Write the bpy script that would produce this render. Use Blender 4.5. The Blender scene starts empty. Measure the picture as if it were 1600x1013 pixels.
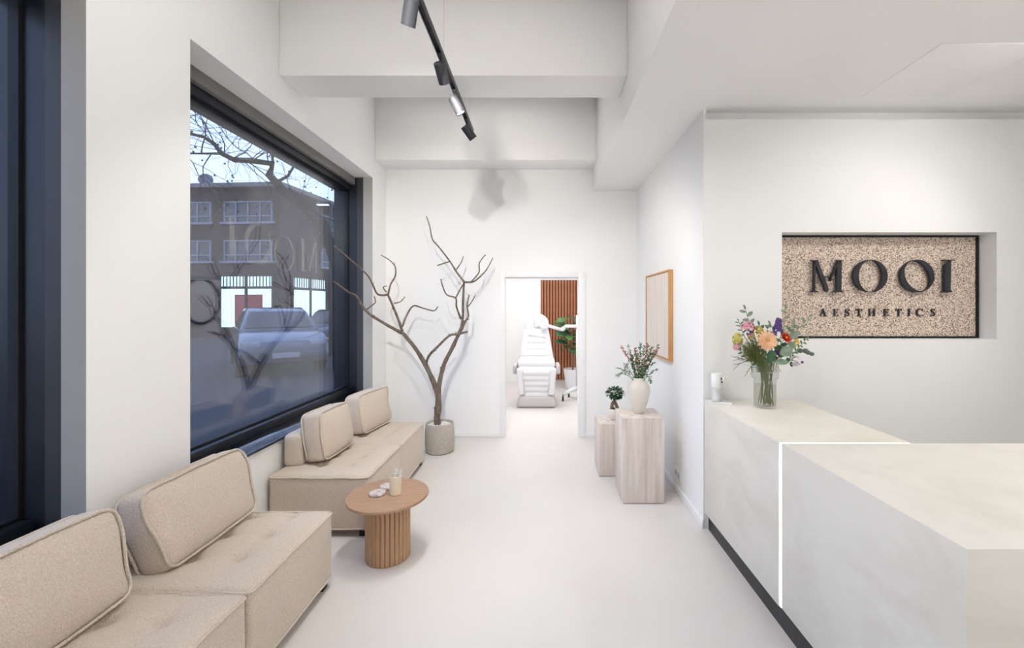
import bpy, bmesh, math, random
from mathutils import Vector, Matrix, Euler, noise
SC = bpy.context.scene
COL = SC.collection
R = math.radians
F = 660.0            # focal length in photo pixels
VX, VY, H = 848.0, 480.0, 1.6
# ------------------------------------------------------------------ camera
cd = bpy.data.cameras.new('camera'); cam = bpy.data.objects.new('camera', cd); COL.objects.link(cam)
cam.location = (0, 0, H); cam.rotation_euler = (R(90), 0, 0)
cd.sensor_width = 36.0; cd.lens = F / 1600 * 36
cd.shift_x = -(VX - 800) / 1600; cd.shift_y = -(506.5 - VY) / 1600
cd.clip_start = 0.05; cd.clip_end = 300
SC.camera = cam
# ------------------------------------------------------------------ view, world
SC.view_settings.view_transform = 'Standard'; SC.view_settings.look = 'None'
SC.view_settings.exposure = 0.42; SC.view_settings.gamma = 1.0
SC.view_settings.use_curve_mapping = False
w = bpy.data.worlds.new('world'); SC.world = w; w.use_nodes = True
wn = w.node_tree.nodes; wl = w.node_tree.links
tc = wn.new('ShaderNodeTexCoord'); sx = wn.new('ShaderNodeSeparateXYZ'); rp = wn.new('ShaderNodeValToRGB')
wl.new(tc.outputs['Generated'], sx.inputs[0]); wl.new(sx.outputs['Z'], rp.inputs[0])
rp.color_ramp.elements[0].position = 0.0; rp.color_ramp.elements[0].color = (.68, .80, 1.0, 1)
rp.color_ramp.elements[1].position = 0.55; rp.color_ramp.elements[1].color = (.38, .55, .95, 1)
bg = wn['Background']; wl.new(rp.outputs[0], bg.inputs[0]); bg.inputs[1].default_value = 1.6

# ------------------------------------------------------------------ large lights
def area(name, loc, size, watts, rot=(0, 0, 0), color=(1, .97, .93), spread=180):
    l = bpy.data.lights.new(name, 'AREA'); l.shape = 'RECTANGLE'; l.size, l.size_y = size
    l.energy = watts; l.color = color; l.spread = R(spread)
    o = bpy.data.objects.new(name, l); o.location = loc; o.rotation_euler = rot; COL.objects.link(o); return o
def spot(name, loc, target, watts, angle, blend, radius, color=(1, .96, .9)):
    l = bpy.data.lights.new(name, 'SPOT'); l.energy = watts; l.spot_size = R(angle); l.spot_blend = blend
    l.shadow_soft_size = radius; l.color = color
    o = bpy.data.objects.new(name, l); o.location = loc
    o.rotation_euler = (Vector(target) - Vector(loc)).to_track_quat('-Z', 'Y').to_euler(); COL.objects.link(o); return o
WARM = (1, .968, .925)
area('added_ceiling_fill', (-.65, 1.2, 3.98), (1.6, 1.6), 19, color=WARM)  # unseen fill added above the front ceiling bay, no fixture modelled
area('added_ceiling_fill', (-.65, 4.1, 3.98), (1.6, .9), 3, color=WARM)  # added fill hidden between the two beams
area('added_ceiling_fill', (2.0, -1.9, 2.98), (4.2, 1.4), 62, color=WARM, spread=65)  # added fill behind the camera, lifts the soffit by floor bounce
area('added_ceiling_fill', (2.9, 1.3, 3.0), (1.8, .8), 10, color=WARM, spread=110)  # added fill over the desk, out of view
spot('added_sofa_fill', (.95, 1.0, 3.0), (-1.5, 1.9, .3), 48, 62, 1.0, .02, WARM)  # spot added out of view to brighten the near sofa
spot('reception_downlight', (2.75, 1.5, 2.99), (2.4, 3.05, 1.9), 29, 95, 1.0, .015, WARM)
spot('reception_downlight', (3.3, 1.75, 2.99), (1.9, 3.05, 1.3), 26, 80, .9, .015, WARM)
spot('added_spot_fill', (-.605, .8, 3.0), (1.17, 1.7, .4), 46, 80, 1.0, .02, WARM)  # added spot without a fixture, brightens the desk front
spot('added_spot_fill', (-.605, 1.5, 3.0), (1.1, 3.9, 1.0), 23, 70, .8, .012, WARM)  # added spot without a fixture, for the right wall and plinths
spot('added_spot_fill', (-.605, 1.1, 3.0), (-1.0, 5.2, 1.4), 128, 66, .9, .006, WARM)  # added spot without a fixture, for the back wall and tree shadow
spot('added_spot_fill', (-.605, 2.40, 3.02), (-.92, 2.72, 0), 26, 46, 1.0, .010, WARM)  # added spot without a fixture, sharpens the table shadow
area('treatment_room_light', (.0, 7.0, 2.75), (2.0, 2.6), 42, color=(1, .99, 1.0))

# ------------------------------------------------------------------ materials
def srgb(*c):
    return tuple(((v / 255) / 12.92 if v / 255 <= .04045 else ((v / 255 + .055) / 1.055) ** 2.4) for v in c)
def mat(name, col, rough=.6, spec=.4, metal=0, bump=None, bump_scale=50, col2=None, nscale=8, stretch=None,
        emit=None, emit_s=0, detail=4, wave=None, lo=.35, hi=.65, coat=0, sheen=0):
    m = bpy.data.materials.new(name); m.use_nodes = True
    nt = m.node_tree; n = nt.nodes; L = nt.links; b = n['Principled BSDF']
    b.inputs['Base Color'].default_value = (*col, 1); b.inputs['Roughness'].default_value = rough
    b.inputs['Specular IOR Level'].default_value = spec; b.inputs['Metallic'].default_value = metal
    b.inputs['Coat Weight'].default_value = coat
    if sheen: b.inputs['Sheen Weight'].default_value = sheen
    if emit: b.inputs['Emission Color'].default_value = (*emit, 1); b.inputs['Emission Strength'].default_value = emit_s
    t = n.new('ShaderNodeTexCoord'); mp = n.new('ShaderNodeMapping'); L.new(t.outputs['Object'], mp.inputs[0])
    if stretch: mp.inputs['Scale'].default_value = stretch
    if col2:
        nz = n.new('ShaderNodeTexNoise'); nz.inputs['Scale'].default_value = nscale; nz.inputs['Detail'].default_value = detail
        nz.inputs['Roughness'].default_value = .62
        if wave: nz.inputs['Distortion'].default_value = wave
        r = n.new('ShaderNodeValToRGB'); r.color_ramp.elements[0].position = lo; r.color_ramp.elements[1].position = hi
        r.color_ramp.elements[0].color = (*col, 1); r.color_ramp.elements[1].color = (*col2, 1)
        L.new(mp.outputs[0], nz.inputs[0]); L.new(nz.outputs[0], r.inputs[0]); L.new(r.outputs[0], b.inputs['Base Color'])
    if bump:
        nb = n.new('ShaderNodeTexNoise'); nb.inputs['Scale'].default_value = bump_scale; nb.inputs['Detail'].default_value = 3
        bp = n.new('ShaderNodeBump'); bp.inputs['Strength'].default_value = bump; bp.inputs['Distance'].default_value = .01
        L.new(mp.outputs[0], nb.inputs[0]); L.new(nb.outputs[0], bp.inputs['Height']); L.new(bp.outputs[0], b.inputs['Normal'])
    return m
def glass_mat(name, tint=(1, 1, 1), f0=.04, rough=0.0):
    m = bpy.data.materials.new(name); m.use_nodes = True; nt = m.node_tree; n = nt.nodes; L = nt.links
    n.remove(n['Principled BSDF']); out = n['Material Output']
    tr = n.new('ShaderNodeBsdfTransparent'); tr.inputs[0].default_value = (*tint, 1)
    gl = n.new('ShaderNodeBsdfGlossy'); gl.inputs['Roughness'].default_value = rough
    lw = n.new('ShaderNodeLayerWeight'); lw.inputs[0].default_value = .5
    pw = n.new('ShaderNodeMath'); pw.operation = 'POWER'; pw.inputs[1].default_value = 5
    ma = n.new('ShaderNodeMath'); ma.operation = 'MULTIPLY_ADD'; ma.inputs[1].default_value = 1 - f0; ma.inputs[2].default_value = f0
    mx = n.new('ShaderNodeMixShader')
    L.new(lw.outputs['Facing'], pw.inputs[0]); L.new(pw.outputs[0], ma.inputs[0]); L.new(ma.outputs[0], mx.inputs[0])
    L.new(tr.outputs[0], mx.inputs[1]); L.new(gl.outputs[0], mx.inputs[2]); L.new(mx.outputs[0], out.inputs[0])
    return m
def film_mat(name, col, opacity):
    m = bpy.data.materials.new(name); m.use_nodes = True; nt = m.node_tree; n = nt.nodes; L = nt.links
    n.remove(n['Principled BSDF']); out = n['Material Output']
    tr = n.new('ShaderNodeBsdfTransparent'); d = n.new('ShaderNodeBsdfDiffuse'); d.inputs[0].default_value = (*col, 1)
    mx = n.new('ShaderNodeMixShader'); mx.inputs[0].default_value = opacity
    L.new(tr.outputs[0], mx.inputs[1]); L.new(d.outputs[0], mx.inputs[2]); L.new(mx.outputs[0], out.inputs[0]); return m
def terrazzo_mat(name):
    m = bpy.data.materials.new(name); m.use_nodes = True; nt = m.node_tree; n = nt.nodes; L = nt.links; b = n['Principled BSDF']
    t = n.new('ShaderNodeTexCoord'); prev = None
    base = srgb(226, 207, 190)
    prev = n.new('ShaderNodeRGB'); prev.outputs[0].default_value = (*base, 1); prev = prev.outputs[0]
    for sc, lo, hi, c, seed in ((210, .22, .26, srgb(244, 232, 218), 3), (190, .80, .84, srgb(168, 140, 122), 9), (215, .86, .89, srgb(66, 56, 54), 1), (150, .90, .92, srgb(120, 96, 82), 5)):
        mp = n.new('ShaderNodeMapping'); mp.inputs['Location'].default_value = (seed, seed * 2, seed * 3); L.new(t.outputs['Object'], mp.inputs[0])
        v = n.new('ShaderNodeTexVoronoi'); v.inputs['Scale'].default_value = sc; L.new(mp.outputs[0], v.inputs['Vector'])
        s = n.new('ShaderNodeSeparateColor'); L.new(v.outputs['Color'], s.inputs[0])
        r = n.new('ShaderNodeMapRange'); r.inputs['From Min'].default_value = lo; r.inputs['From Max'].default_value = hi; L.new(s.outputs[0], r.inputs[0])
        if c[0] > .7: r.inputs['To Min'].default_value = 1; r.inputs['To Max'].default_value = 0
        mx = n.new('ShaderNodeMix'); mx.data_type = 'RGBA'; mx.inputs[7].default_value = (*c, 1)
        L.new(r.outputs[0], mx.inputs[0]); L.new(prev, mx.inputs[6]); prev = mx.outputs[2]
    L.new(prev, b.inputs['Base Color']); b.inputs['Roughness'].default_value = .7
    return m
M = {}
M['wall'] = mat('white_plaster', srgb(245, 245, 244), .9, .2, bump=.03, bump_scale=60)
M['ceil'] = mat('white_ceiling_paint', srgb(250, 249, 248), .9, .2)
M['floor'] = mat('pale_poured_floor', srgb(224, 221, 218), .42, .35, col2=srgb(220, 216, 213), nscale=1.2, bump=.015, bump_scale=9)
M['white'] = mat('white_lacquer', srgb(242, 242, 242), .4, .4)
M['steel'] = mat('grey_steel_frame', srgb(68, 68, 71), .45, .4, metal=.2)
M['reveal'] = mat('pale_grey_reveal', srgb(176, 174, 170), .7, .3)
M['navy'] = mat('dark_blue_steel', srgb(31, 35, 43), .35, .5, metal=.2)
M['gasket'] = mat('black_rubber', srgb(14, 15, 20), .6)
M['sill'] = mat('gloss_black_sill', srgb(10, 12, 18), .08, .9)
M['glass'] = glass_mat('window_glass', (.97, .98, 1.0), .047)
M['vglass'] = glass_mat('clear_vase_glass', (.965, .972, .968), .05)
M['film'] = film_mat('frosted_letter_film', srgb(225, 222, 215), .12)
M['headgrey'] = mat('grey_head_profile', srgb(128, 126, 124), .5, .3)
M['fabric'] = mat('beige_boucle', srgb(227, 213, 198), .95, .1, bump=.7, bump_scale=190, col2=srgb(212, 197, 180), nscale=160, detail=2, sheen=.25)
M['fabric_light'] = M['fabric']
M['black'] = mat('black_plastic', srgb(22, 22, 24), .5)
M['charcoal'] = mat('charcoal_metal', srgb(72, 73, 78), .5, .4, metal=.3)
M['stone'] = mat('pale_limestone', srgb(229, 226, 217), .5, .35, col2=srgb(212, 207, 196), nscale=2.2, wave=.5, detail=9, lo=.45, hi=.80, stretch=(1, 1.0, 1.7))
M['toe'] = mat('dark_toe_kick', srgb(48, 48, 52), .35, .5, metal=.3)
M['led'] = mat('led_diffuser', (1, 1, 1), .5, emit=(1, .98, .94), emit_s=1.5)
M['lens'] = mat('lamp_lens', (1, 1, 1), .5, emit=(1, .97, .92), emit_s=3)
M['lens_dim'] = mat('lamp_lens_dim', (1, 1, 1), .5, emit=(1, .97, .92), emit_s=2)
M['terrazzo'] = terrazzo_mat('speckled_terrazzo')
M['letter'] = mat('anthracite_letter', srgb(46, 46, 52), .45, .4)
M['oak'] = mat('oak_veneer', srgb(180, 148, 121), .5, .35, col2=srgb(158, 124, 97), nscale=5, stretch=(1.2, 14, 3), detail=8, wave=.6, lo=.3, hi=.75)
M['oakv'] = mat('oak_slat', srgb(196, 160, 126), .5, .35, col2=srgb(170, 132, 98), nscale=6, stretch=(8, 8, .8), detail=6, lo=.3, hi=.75)
M['oakdark'] = mat('oak_core', srgb(120, 84, 56), .7)
M['frameoak'] = mat('honey_oak_frame', srgb(216, 166, 108), .5, .35, col2=srgb(196, 142, 86), nscale=5, stretch=(6, 6, 1), detail=6, lo=.35, hi=.7)
M['canvas'] = mat('cream_canvas', srgb(236, 226, 217), .9, .1, col2=srgb(226, 214, 203), nscale=3, stretch=(1, 6, .7), detail=6, bump=.12, bump_scale=40)
M['travertine'] = mat('travertine', srgb(232, 222, 215), .5, .35, col2=srgb(206, 191, 180), nscale=7, stretch=(3.2, 3.2, .22), detail=8, wave=.4, lo=.38, hi=.68)
M['concrete'] = mat('pale_concrete', srgb(196, 188, 178), .9, .2, bump=.4, bump_scale=120, col2=srgb(178, 170, 160), nscale=60, detail=5)
M['gravel'] = mat('white_gravel', srgb(240, 238, 235), .8, .3)
M['bark'] = mat('grey_brown_bark', srgb(112, 98, 86), .9, .15, bump=.6, bump_scale=90, col2=srgb(150, 138, 126), nscale=18, stretch=(2, 2, .6), lo=.4, hi=.8)
M['ivory'] = mat('ivory_ceramic', srgb(232, 225, 214), .45, .4, bump=.05, bump_scale=30)
M['soil'] = mat('brown_soil', srgb(90, 68, 52), .95)
M['ficus'] = mat('ficus_trunk', srgb(134, 112, 92), .8, bump=.4, bump_scale=60)
M['leaf'] = mat('green_leaf', srgb(66, 104, 62), .45, .4, col2=srgb(92, 130, 78), nscale=20)
M['leafdark'] = mat('dark_green_leaf', srgb(46, 82, 52), .4, .45, col2=srgb(66, 108, 70), nscale=12)
M['euc'] = mat('eucalyptus_leaf', srgb(112, 128, 110), .6, .3, col2=srgb(138, 152, 134), nscale=25)
M['fern'] = mat('moss_green_fern', srgb(124, 128, 78), .7, .2)
M['stem'] = mat('green_stem', srgb(122, 136, 84), .6)
M['twig'] = mat('brown_twig', srgb(104, 96, 78), .8)
M['peach'] = mat('peach_petal', srgb(240, 186, 142), .6, .2, col2=srgb(246, 208, 172), nscale=60)
M['peachc'] = mat('peach_centre', srgb(206, 150, 84), .8)
M['red'] = mat('red_petal', srgb(214, 48, 34), .5, .2)
M['purple'] = mat('purple_petal', srgb(104, 78, 138), .6, .2)
M['pink'] = mat('pink_petal', srgb(222, 164, 176), .6, .2)
M['pinkdk'] = mat('rose_pink_blossom', srgb(206, 112, 120), .6, .2)
M['yellow'] = mat('yellow_blossom', srgb(214, 186, 84), .7, .2)
M['yarrow'] = mat('pale_yellow_yarrow', srgb(208, 196, 112), .8, .2, bump=.6, bump_scale=140)
M['paleflower'] = mat('white_lilac_petal', srgb(226, 214, 222), .6, .2)
M['berry'] = mat('grey_green_pod', srgb(112, 124, 118), .6, .2)
M['marble'] = mat('veined_marble', srgb(216, 208, 204), .3, .5, col2=srgb(150, 122, 112), nscale=30, detail=8, wave=2, lo=.46, hi=.66)
M['cream'] = mat('cream_ceramic', srgb(232, 220, 196), .5, .4)
M['chair'] = mat('white_vinyl', srgb(226, 226, 230), .4, .4)
M['chairgrey'] = mat('pale_grey_plastic', srgb(196, 194, 196), .45, .4)
M['slatwood'] = mat('walnut_slat', srgb(186, 124, 92), .6, .3, col2=srgb(160, 100, 72), nscale=6, stretch=(8, 8, .6))
M['slatback'] = mat('brown_backing', srgb(84, 58, 46), .9)
M['brick'] = mat('brown_brick', srgb(60, 50, 52), .9, .2, col2=srgb(52, 43, 45), nscale=6)
M['roofing'] = mat('roof_edge', srgb(120, 112, 110), .8)
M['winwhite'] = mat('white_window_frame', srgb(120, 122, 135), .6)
M['winglass'] = mat('dark_window_glass', srgb(48, 50, 62), .15, .5)
M['winlit'] = mat('shop_interior_glow', srgb(220, 235, 235), .6, emit=(.72, .95, .92), emit_s=.75)
M['shopred'] = mat('red_shop_poster', srgb(120, 34, 40), .6, emit=(.30, .05, .06), emit_s=.22)
M['asphalt'] = mat('asphalt', srgb(52, 53, 58), .85, .3, col2=srgb(44, 45, 50), nscale=20)
M['paving'] = mat('grey_paving', srgb(66, 66, 68), .85, .2, col2=srgb(56, 56, 58), nscale=12)
M['carpaint'] = mat('grey_car_paint', srgb(80, 86, 98), .25, .6, metal=.5, coat=.6)
M['cardark'] = mat('dark_car_paint', srgb(48, 54, 66), .25, .6, metal=.4, coat=.6)
M['carglass'] = mat('car_glass', srgb(26, 30, 38), .08, .6)
M['tyre'] = mat('tyre_rubber', srgb(24, 24, 26), .8)
M['rim'] = mat('alloy_rim', srgb(150, 152, 156), .35, metal=.8)
M['streetbark'] = mat('plane_tree_bark', srgb(34, 32, 38), .95, .1, col2=srgb(48, 45, 50), nscale=9)
M['lampglow'] = mat('street_lamp_glow', (1, 1, 1), .5, emit=(.9, 1, 1), emit_s=1.0)
M['plastic'] = mat('frosted_plastic', srgb(140, 142, 148), .35, .4)
M['frosted'] = film_mat('frosted_bottle', srgb(240, 240, 244), .35)
M['clearish'] = glass_mat('clear_plastic', (.90, .91, .94), .05)

# ------------------------------------------------------------------ mesh builder
class MB:
    def __init__(s): s.v = []; s.f = []
    def add(s, vs, fs):
        o = len(s.v); s.v += [tuple(v) for v in vs]; s.f += [tuple(i + o for i in f) for f in fs]; return s
    def box(s, x0, x1, y0, y1, z0, z1, M4=None):
        vs = [Vector(p) for p in ((x0, y0, z0), (x1, y0, z0), (x1, y1, z0), (x0, y1, z0), (x0, y0, z1), (x1, y0, z1), (x1, y1, z1), (x0, y1, z1))]
        if M4: vs = [M4 @ v for v in vs]
        return s.add(vs, [(0, 3, 2, 1), (4, 5, 6, 7), (0, 1, 5, 4), (1, 2, 6, 5), (2, 3, 7, 6), (3, 0, 4, 7)])
    def prism(s, poly, M4, d):     # polygon in local XY, extruded from z=0 to z=d
        n = len(poly)
        vs = [M4 @ Vector((x, y, 0)) for x, y in poly] + [M4 @ Vector((x, y, d)) for x, y in poly]
        return s.add(vs, [tuple(reversed(range(n))), tuple(range(n, 2 * n))] + [(i, (i + 1) % n, n + (i + 1) % n, n + i) for i in range(n)])
    def strip(s, left, right, M4, d, closed=False):   # band between two 2D lines, extruded
        n = len(left); k = n if closed else n - 1
        vs = []
        for z in (0, d):
            vs += [M4 @ Vector((*p, z)) for p in left] + [M4 @ Vector((*p, z)) for p in right]
        fs = []
        for i in range(k):
            j = (i + 1) % n
            fs += [(i, j, n + j, n + i), (2 * n + i, 3 * n + i, 3 * n + j, 2 * n + j), (i, 2 * n + i, 2 * n + j, j), (n + i, n + j, 3 * n + j, 3 * n + i)]
        if not closed: fs += [(0, n, 3 * n, 2 * n), (n - 1, 3 * n - 1, 4 * n - 1, 2 * n - 1)]
        return s.add(vs, fs)
    def tube(s, pts, rad, n=8, caps=True, closed=False):
        pts = [Vector(p) for p in pts]; N = len(pts)
        if not hasattr(rad, '__len__'): rad = [rad] * N
        vs = []; prev = None
        for i, p in enumerate(pts):
            if closed: t = pts[(i + 1) % N] - pts[i - 1]
            else: t = pts[min(i + 1, N - 1)] - pts[max(i - 1, 0)]
            if t.length < 1e-9: t = Vector((0, 0, 1))
            t.normalize()
            if prev is None:
                a = Vector((0, 0, 1)) if abs(t.z) < .9 else Vector((1, 0, 0)); u = t.cross(a).normalized()
            else:
                u = prev - t * prev.dot(t)
                u = u.normalized() if u.length > 1e-6 else t.orthogonal().normalized()
            prev = u; b = t.cross(u)
            vs += [p + (u * math.cos(2 * math.pi * k / n) + b * math.sin(2 * math.pi * k / n)) * rad[i] for k in range(n)]
        fs = []
        for i in range(N if closed else N - 1):
            j = (i + 1) % N
            fs += [(i * n + k, i * n + (k + 1) % n, j * n + (k + 1) % n, j * n + k) for k in range(n)]
        if caps and not closed: fs += [tuple(reversed(range(n))), tuple((N - 1) * n + k for k in range(n))]
        return s.add(vs, fs)
    def lathe(s, prof, c=(0, 0, 0), n=32, M4=None, sx=1, sy=1, fn=None):
        vs = []
        for i, (r, z) in enumerate(prof):
            for k in range(n):
                a = 2 * math.pi * k / n; rr = r * (fn(a, z) if fn else 1)
                v = Vector((rr * sx * math.cos(a), rr * sy * math.sin(a), z))
                vs.append((M4 @ v) if M4 else v + Vector(c))
        fs = []
        for i in range(len(prof) - 1):
            fs += [(i * n + k, i * n + (k + 1) % n, (i + 1) * n + (k + 1) % n, (i + 1) * n + k) for k in range(n)]
        if prof[0][0] > 1e-6: fs.append(tuple(reversed(range(n))))
        if prof[-1][0] > 1e-6: fs.append(tuple((len(prof) - 1) * n + k for k in range(n)))
        return s.add(vs, fs)
    def ball(s, c, r, seg=8, rings=5, sc=(1, 1, 1)):
        prof = [(math.sin(math.pi * i / rings), -math.cos(math.pi * i / rings)) for i in range(rings + 1)]
        M4 = Matrix.Translation(c) @ Matrix.Diagonal((r * sc[0], r * sc[1], r * sc[2], 1))
        prof[0] = (1e-4, -1); prof[-1] = (1e-4, 1)
        return s.lathe(prof, n=seg, M4=M4)
    def leaf(s, M4, l, w, curl=.15, n=4, fold=.12, shape=None):    # blade along +Y, normal +Z
        vs = []; fs = []
        for i in range(n + 1):
            t = i / n; ww = (shape(t) if shape else math.sin(math.pi * min(1, .06 + t * .94)) ** .8) * w / 2
            z = -curl * l * t * t
            vs += [M4 @ Vector((-ww, l * t, z + fold * ww)), M4 @ Vector((0, l * t, z)), M4 @ Vector((ww, l * t, z + fold * ww))]
        for i in range(n):
            a = 3 * i; fs += [(a, a + 1, a + 4, a + 3), (a + 1, a + 2, a + 5, a + 4)]
        return s.add(vs, fs)
    def build(s, name, m, parent=None, smooth=False, bevel=0, seg=2, kind=None, doubles=False, auto=None):
        me = bpy.data.meshes.new(name)
        off = Vector(parent_world(parent)) if parent else Vector((0, 0, 0))
        me.from_pydata([Vector(v) - off for v in s.v], [], s.f); me.update()
        bm = bmesh.new(); bm.from_mesh(me)
        if doubles: bmesh.ops.remove_doubles(bm, verts=bm.verts, dist=1e-5)
        if bevel:
            es = [e for e in bm.edges if len(e.link_faces) == 2 and e.calc_face_angle(0) > R(25)]
            bmesh.ops.bevel(bm, geom=es, offset=bevel, segments=seg, affect='EDGES', profile=.5)
        bmesh.ops.recalc_face_normals(bm, faces=bm.faces)
        bm.to_mesh(me); bm.free()
        if smooth or bevel:
            me.polygons.foreach_set('use_smooth', [True] * len(me.polygons))
            if auto or bevel: me.set_sharp_from_angle(angle=R(auto or 35))
        me.materials.append(m)
        o = bpy.data.objects.new(name, me); COL.objects.link(o)
        if parent: o.parent = parent
        if kind: o['kind'] = kind
        return o
def parent_world(p):
    v = Vector((0, 0, 0))
    while p: v += p.location; p = p.parent
    return v
def thing(name, label, cat, loc=(0, 0, 0), group=None):
    o = bpy.data.objects.new(name, None); COL.objects.link(o); o.location = loc; o.empty_display_size = .1
    o['label'] = label; o['category'] = cat
    if group: o['group'] = group
    return o
def tag(o, label, cat, group=None):
    o['label'] = label; o['category'] = cat
    if group: o['group'] = group
    return o
def settled(name, loc=(0, 0, 0)):
    o = bpy.data.objects.new(name, None); COL.objects.link(o); o.location = loc; o['kind'] = 'structure'; return o
def struct(mb, name, m, parent=None, **k):
    o = mb.build(name, m, parent, **k)
    if not parent: o['kind'] = 'structure'
    return o
def copy_tree(o, parent=None):
    c = o.copy(); COL.objects.link(c)
    if parent: c.parent = parent
    for ch in [x for x in bpy.data.objects if x.parent == o]: copy_tree(ch, c)
    return c
def at(px, py, Y): return Vector(((px - VX) * Y / F, Y, H - (py - VY) * Y / F))
def frame_to(d, up=(0, 0, 1)):      # matrix whose +Y runs along d and whose +Z is close to up
    y = Vector(d).normalized(); z = Vector(up); z = z - y * z.dot(y)
    if z.length < 1e-4: z = y.orthogonal()
    z.normalize(); x = y.cross(z)
    return Matrix((x, y, z)).transposed().to_4x4()
def ellipse(cx, cy, rx, ry, rot=0, n=48):
    out = []
    for i in range(n):
        a = 2 * math.pi * i / n; x, y = rx * math.cos(a), ry * math.sin(a)
        out.append((cx + x * math.cos(rot) - y * math.sin(rot), cy + x * math.sin(rot) + y * math.cos(rot)))
    return out
# ================================================================== SETTING
XL, XR, YB, YS, ZC, ZS, XS = -1.93, 1.162, 5.2, 3.057, 4.05, 3.03, .62
WINS = ((-1.0, 1.786), (2.312, 4.79)); ZW0, ZW1 = .644, 3.07
struct(MB().box(-2.36, 5.0, -3.0, 9.2, -.12, 0), 'floor', M['floor'])
# left wall: inner layer makes the white reveals, outer layer holds the frames
b = MB()
for x0, x1, e in ((-2.035, XL, 0.0), (-2.36, -2.035, .06)):
    ys = [-3.0] + [v for (a, c) in WINS for v in (a - e, c + e)] + [YB + .15]
    for i in range(0, len(ys), 2): b.box(x0, x1, ys[i], ys[i + 1], 0, ZC)
    for a, c in WINS:
        b.box(x0, x1, a - e, c + e, 0, .62 if not e else .60); b.box(x0, x1, a - e, c + e, ZW1, ZC)
struct(b, 'wall_left', M['wall'])
# back wall with doorway
DX0, DX1, DZ = -.463, .440, 1.965
b = MB(); b.box(-2.035, DX0, YB, YB + .15, 0, ZC); b.box(DX1, 5.0, YB, YB + .15, 0, ZC); b.box(DX0, DX1, YB, YB + .15, DZ, ZC)
struct(b, 'wall_back', M['wall'])
d = settled('door_1', (0, YB, 0))
b = MB(); b.box(DX0 - .065, DX0, YB - .016, YB, 0, DZ + .065); struct(b, 'casing', M['white'], d, bevel=.003)
b = MB(); b.box(DX1, DX1 + .085, YB - .016, YB, 0, DZ + .065); struct(b, 'casing', M['white'], d, bevel=.003)
b = MB(); b.box(DX0, DX1, YB - .016, YB, DZ, DZ + .065); struct(b, 'casing', M['white'], d, bevel=.003)
b = MB(); b.box(DX0, DX1, YB + .02, YB + .05, DZ - .03, DZ); struct(b, 'sliding_rail', M['white'], d)
# right wall and reception wall with the sign niche
struct(MB().box(XR, XR + .2, 3.4, YB, 0, ZS), 'wall_right', M['wall'])
NX0, NX1, NZ0, NZ1, NY = 1.732, 3.286, 1.364, 2.142, 3.197
b = MB(); b.box(XR, NX0, YS, 3.4, 0, 2.962); b.box(NX1, 5.0, YS, 3.4, 0, 2.962)
b.box(NX0, NX1, YS, 3.4, 0, NZ0); b.box(NX0, NX1, YS, 3.4, NZ1, 2.962); b.box(NX0, NX1, NY, 3.4, NZ0, NZ1)
b.box(XR, XR + .02, YS, 3.4, 2.962, ZS); b.box(XR + .02, 5.0, YS + .05, 3.4, 2.962, ZS)
struct(b, 'wall_reception', M['wall'])
struct(MB().box(4.85, 5.0, -3.0, YS, 0, ZS), 'wall_far', M['wall'])
struct(MB().box(-2.36, 5.0, -3.15, -3.0, 0, ZC), 'wall_rear', M['wall'])
# ceiling, beams, soffit, hatch
c = struct(MB().box(-2.36, XS, -3.0, YB, ZC, ZC + .1), 'ceiling', M['ceil'])
struct(MB().box(XL, XS, 3.09, 3.42, 3.294, ZC), 'beam', M['ceil'], c, bevel=.006)
struct(MB().box(XL, XS, 4.86, YB, 3.294, ZC), 'beam', M['ceil'], c, bevel=.006)
struct(MB().box(XS, 5.0, -3.0, YB, ZS, ZC + .1), 'soffit', M['ceil'], c, bevel=.004)
b = MB(); b.box(2.165, 2.75, 2.287, 2.87, ZS - .0035, ZS); struct(b, 'access_hatch', M['ceil'], c, bevel=.0015)
# baseboards
struct(MB().box(XR - .016, XR, YS - .016, YB - .016, 0, .07), 'baseboard_right', M['white'], bevel=.004)
b = MB(); b.box(XL, DX0 - .065, YB - .014, YB, 0, .06); b.box(DX1 + .085, XR - .016, YB - .014, YB, 0, .06)
struct(b, 'baseboard_back', M['white'], bevel=.004)
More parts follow.
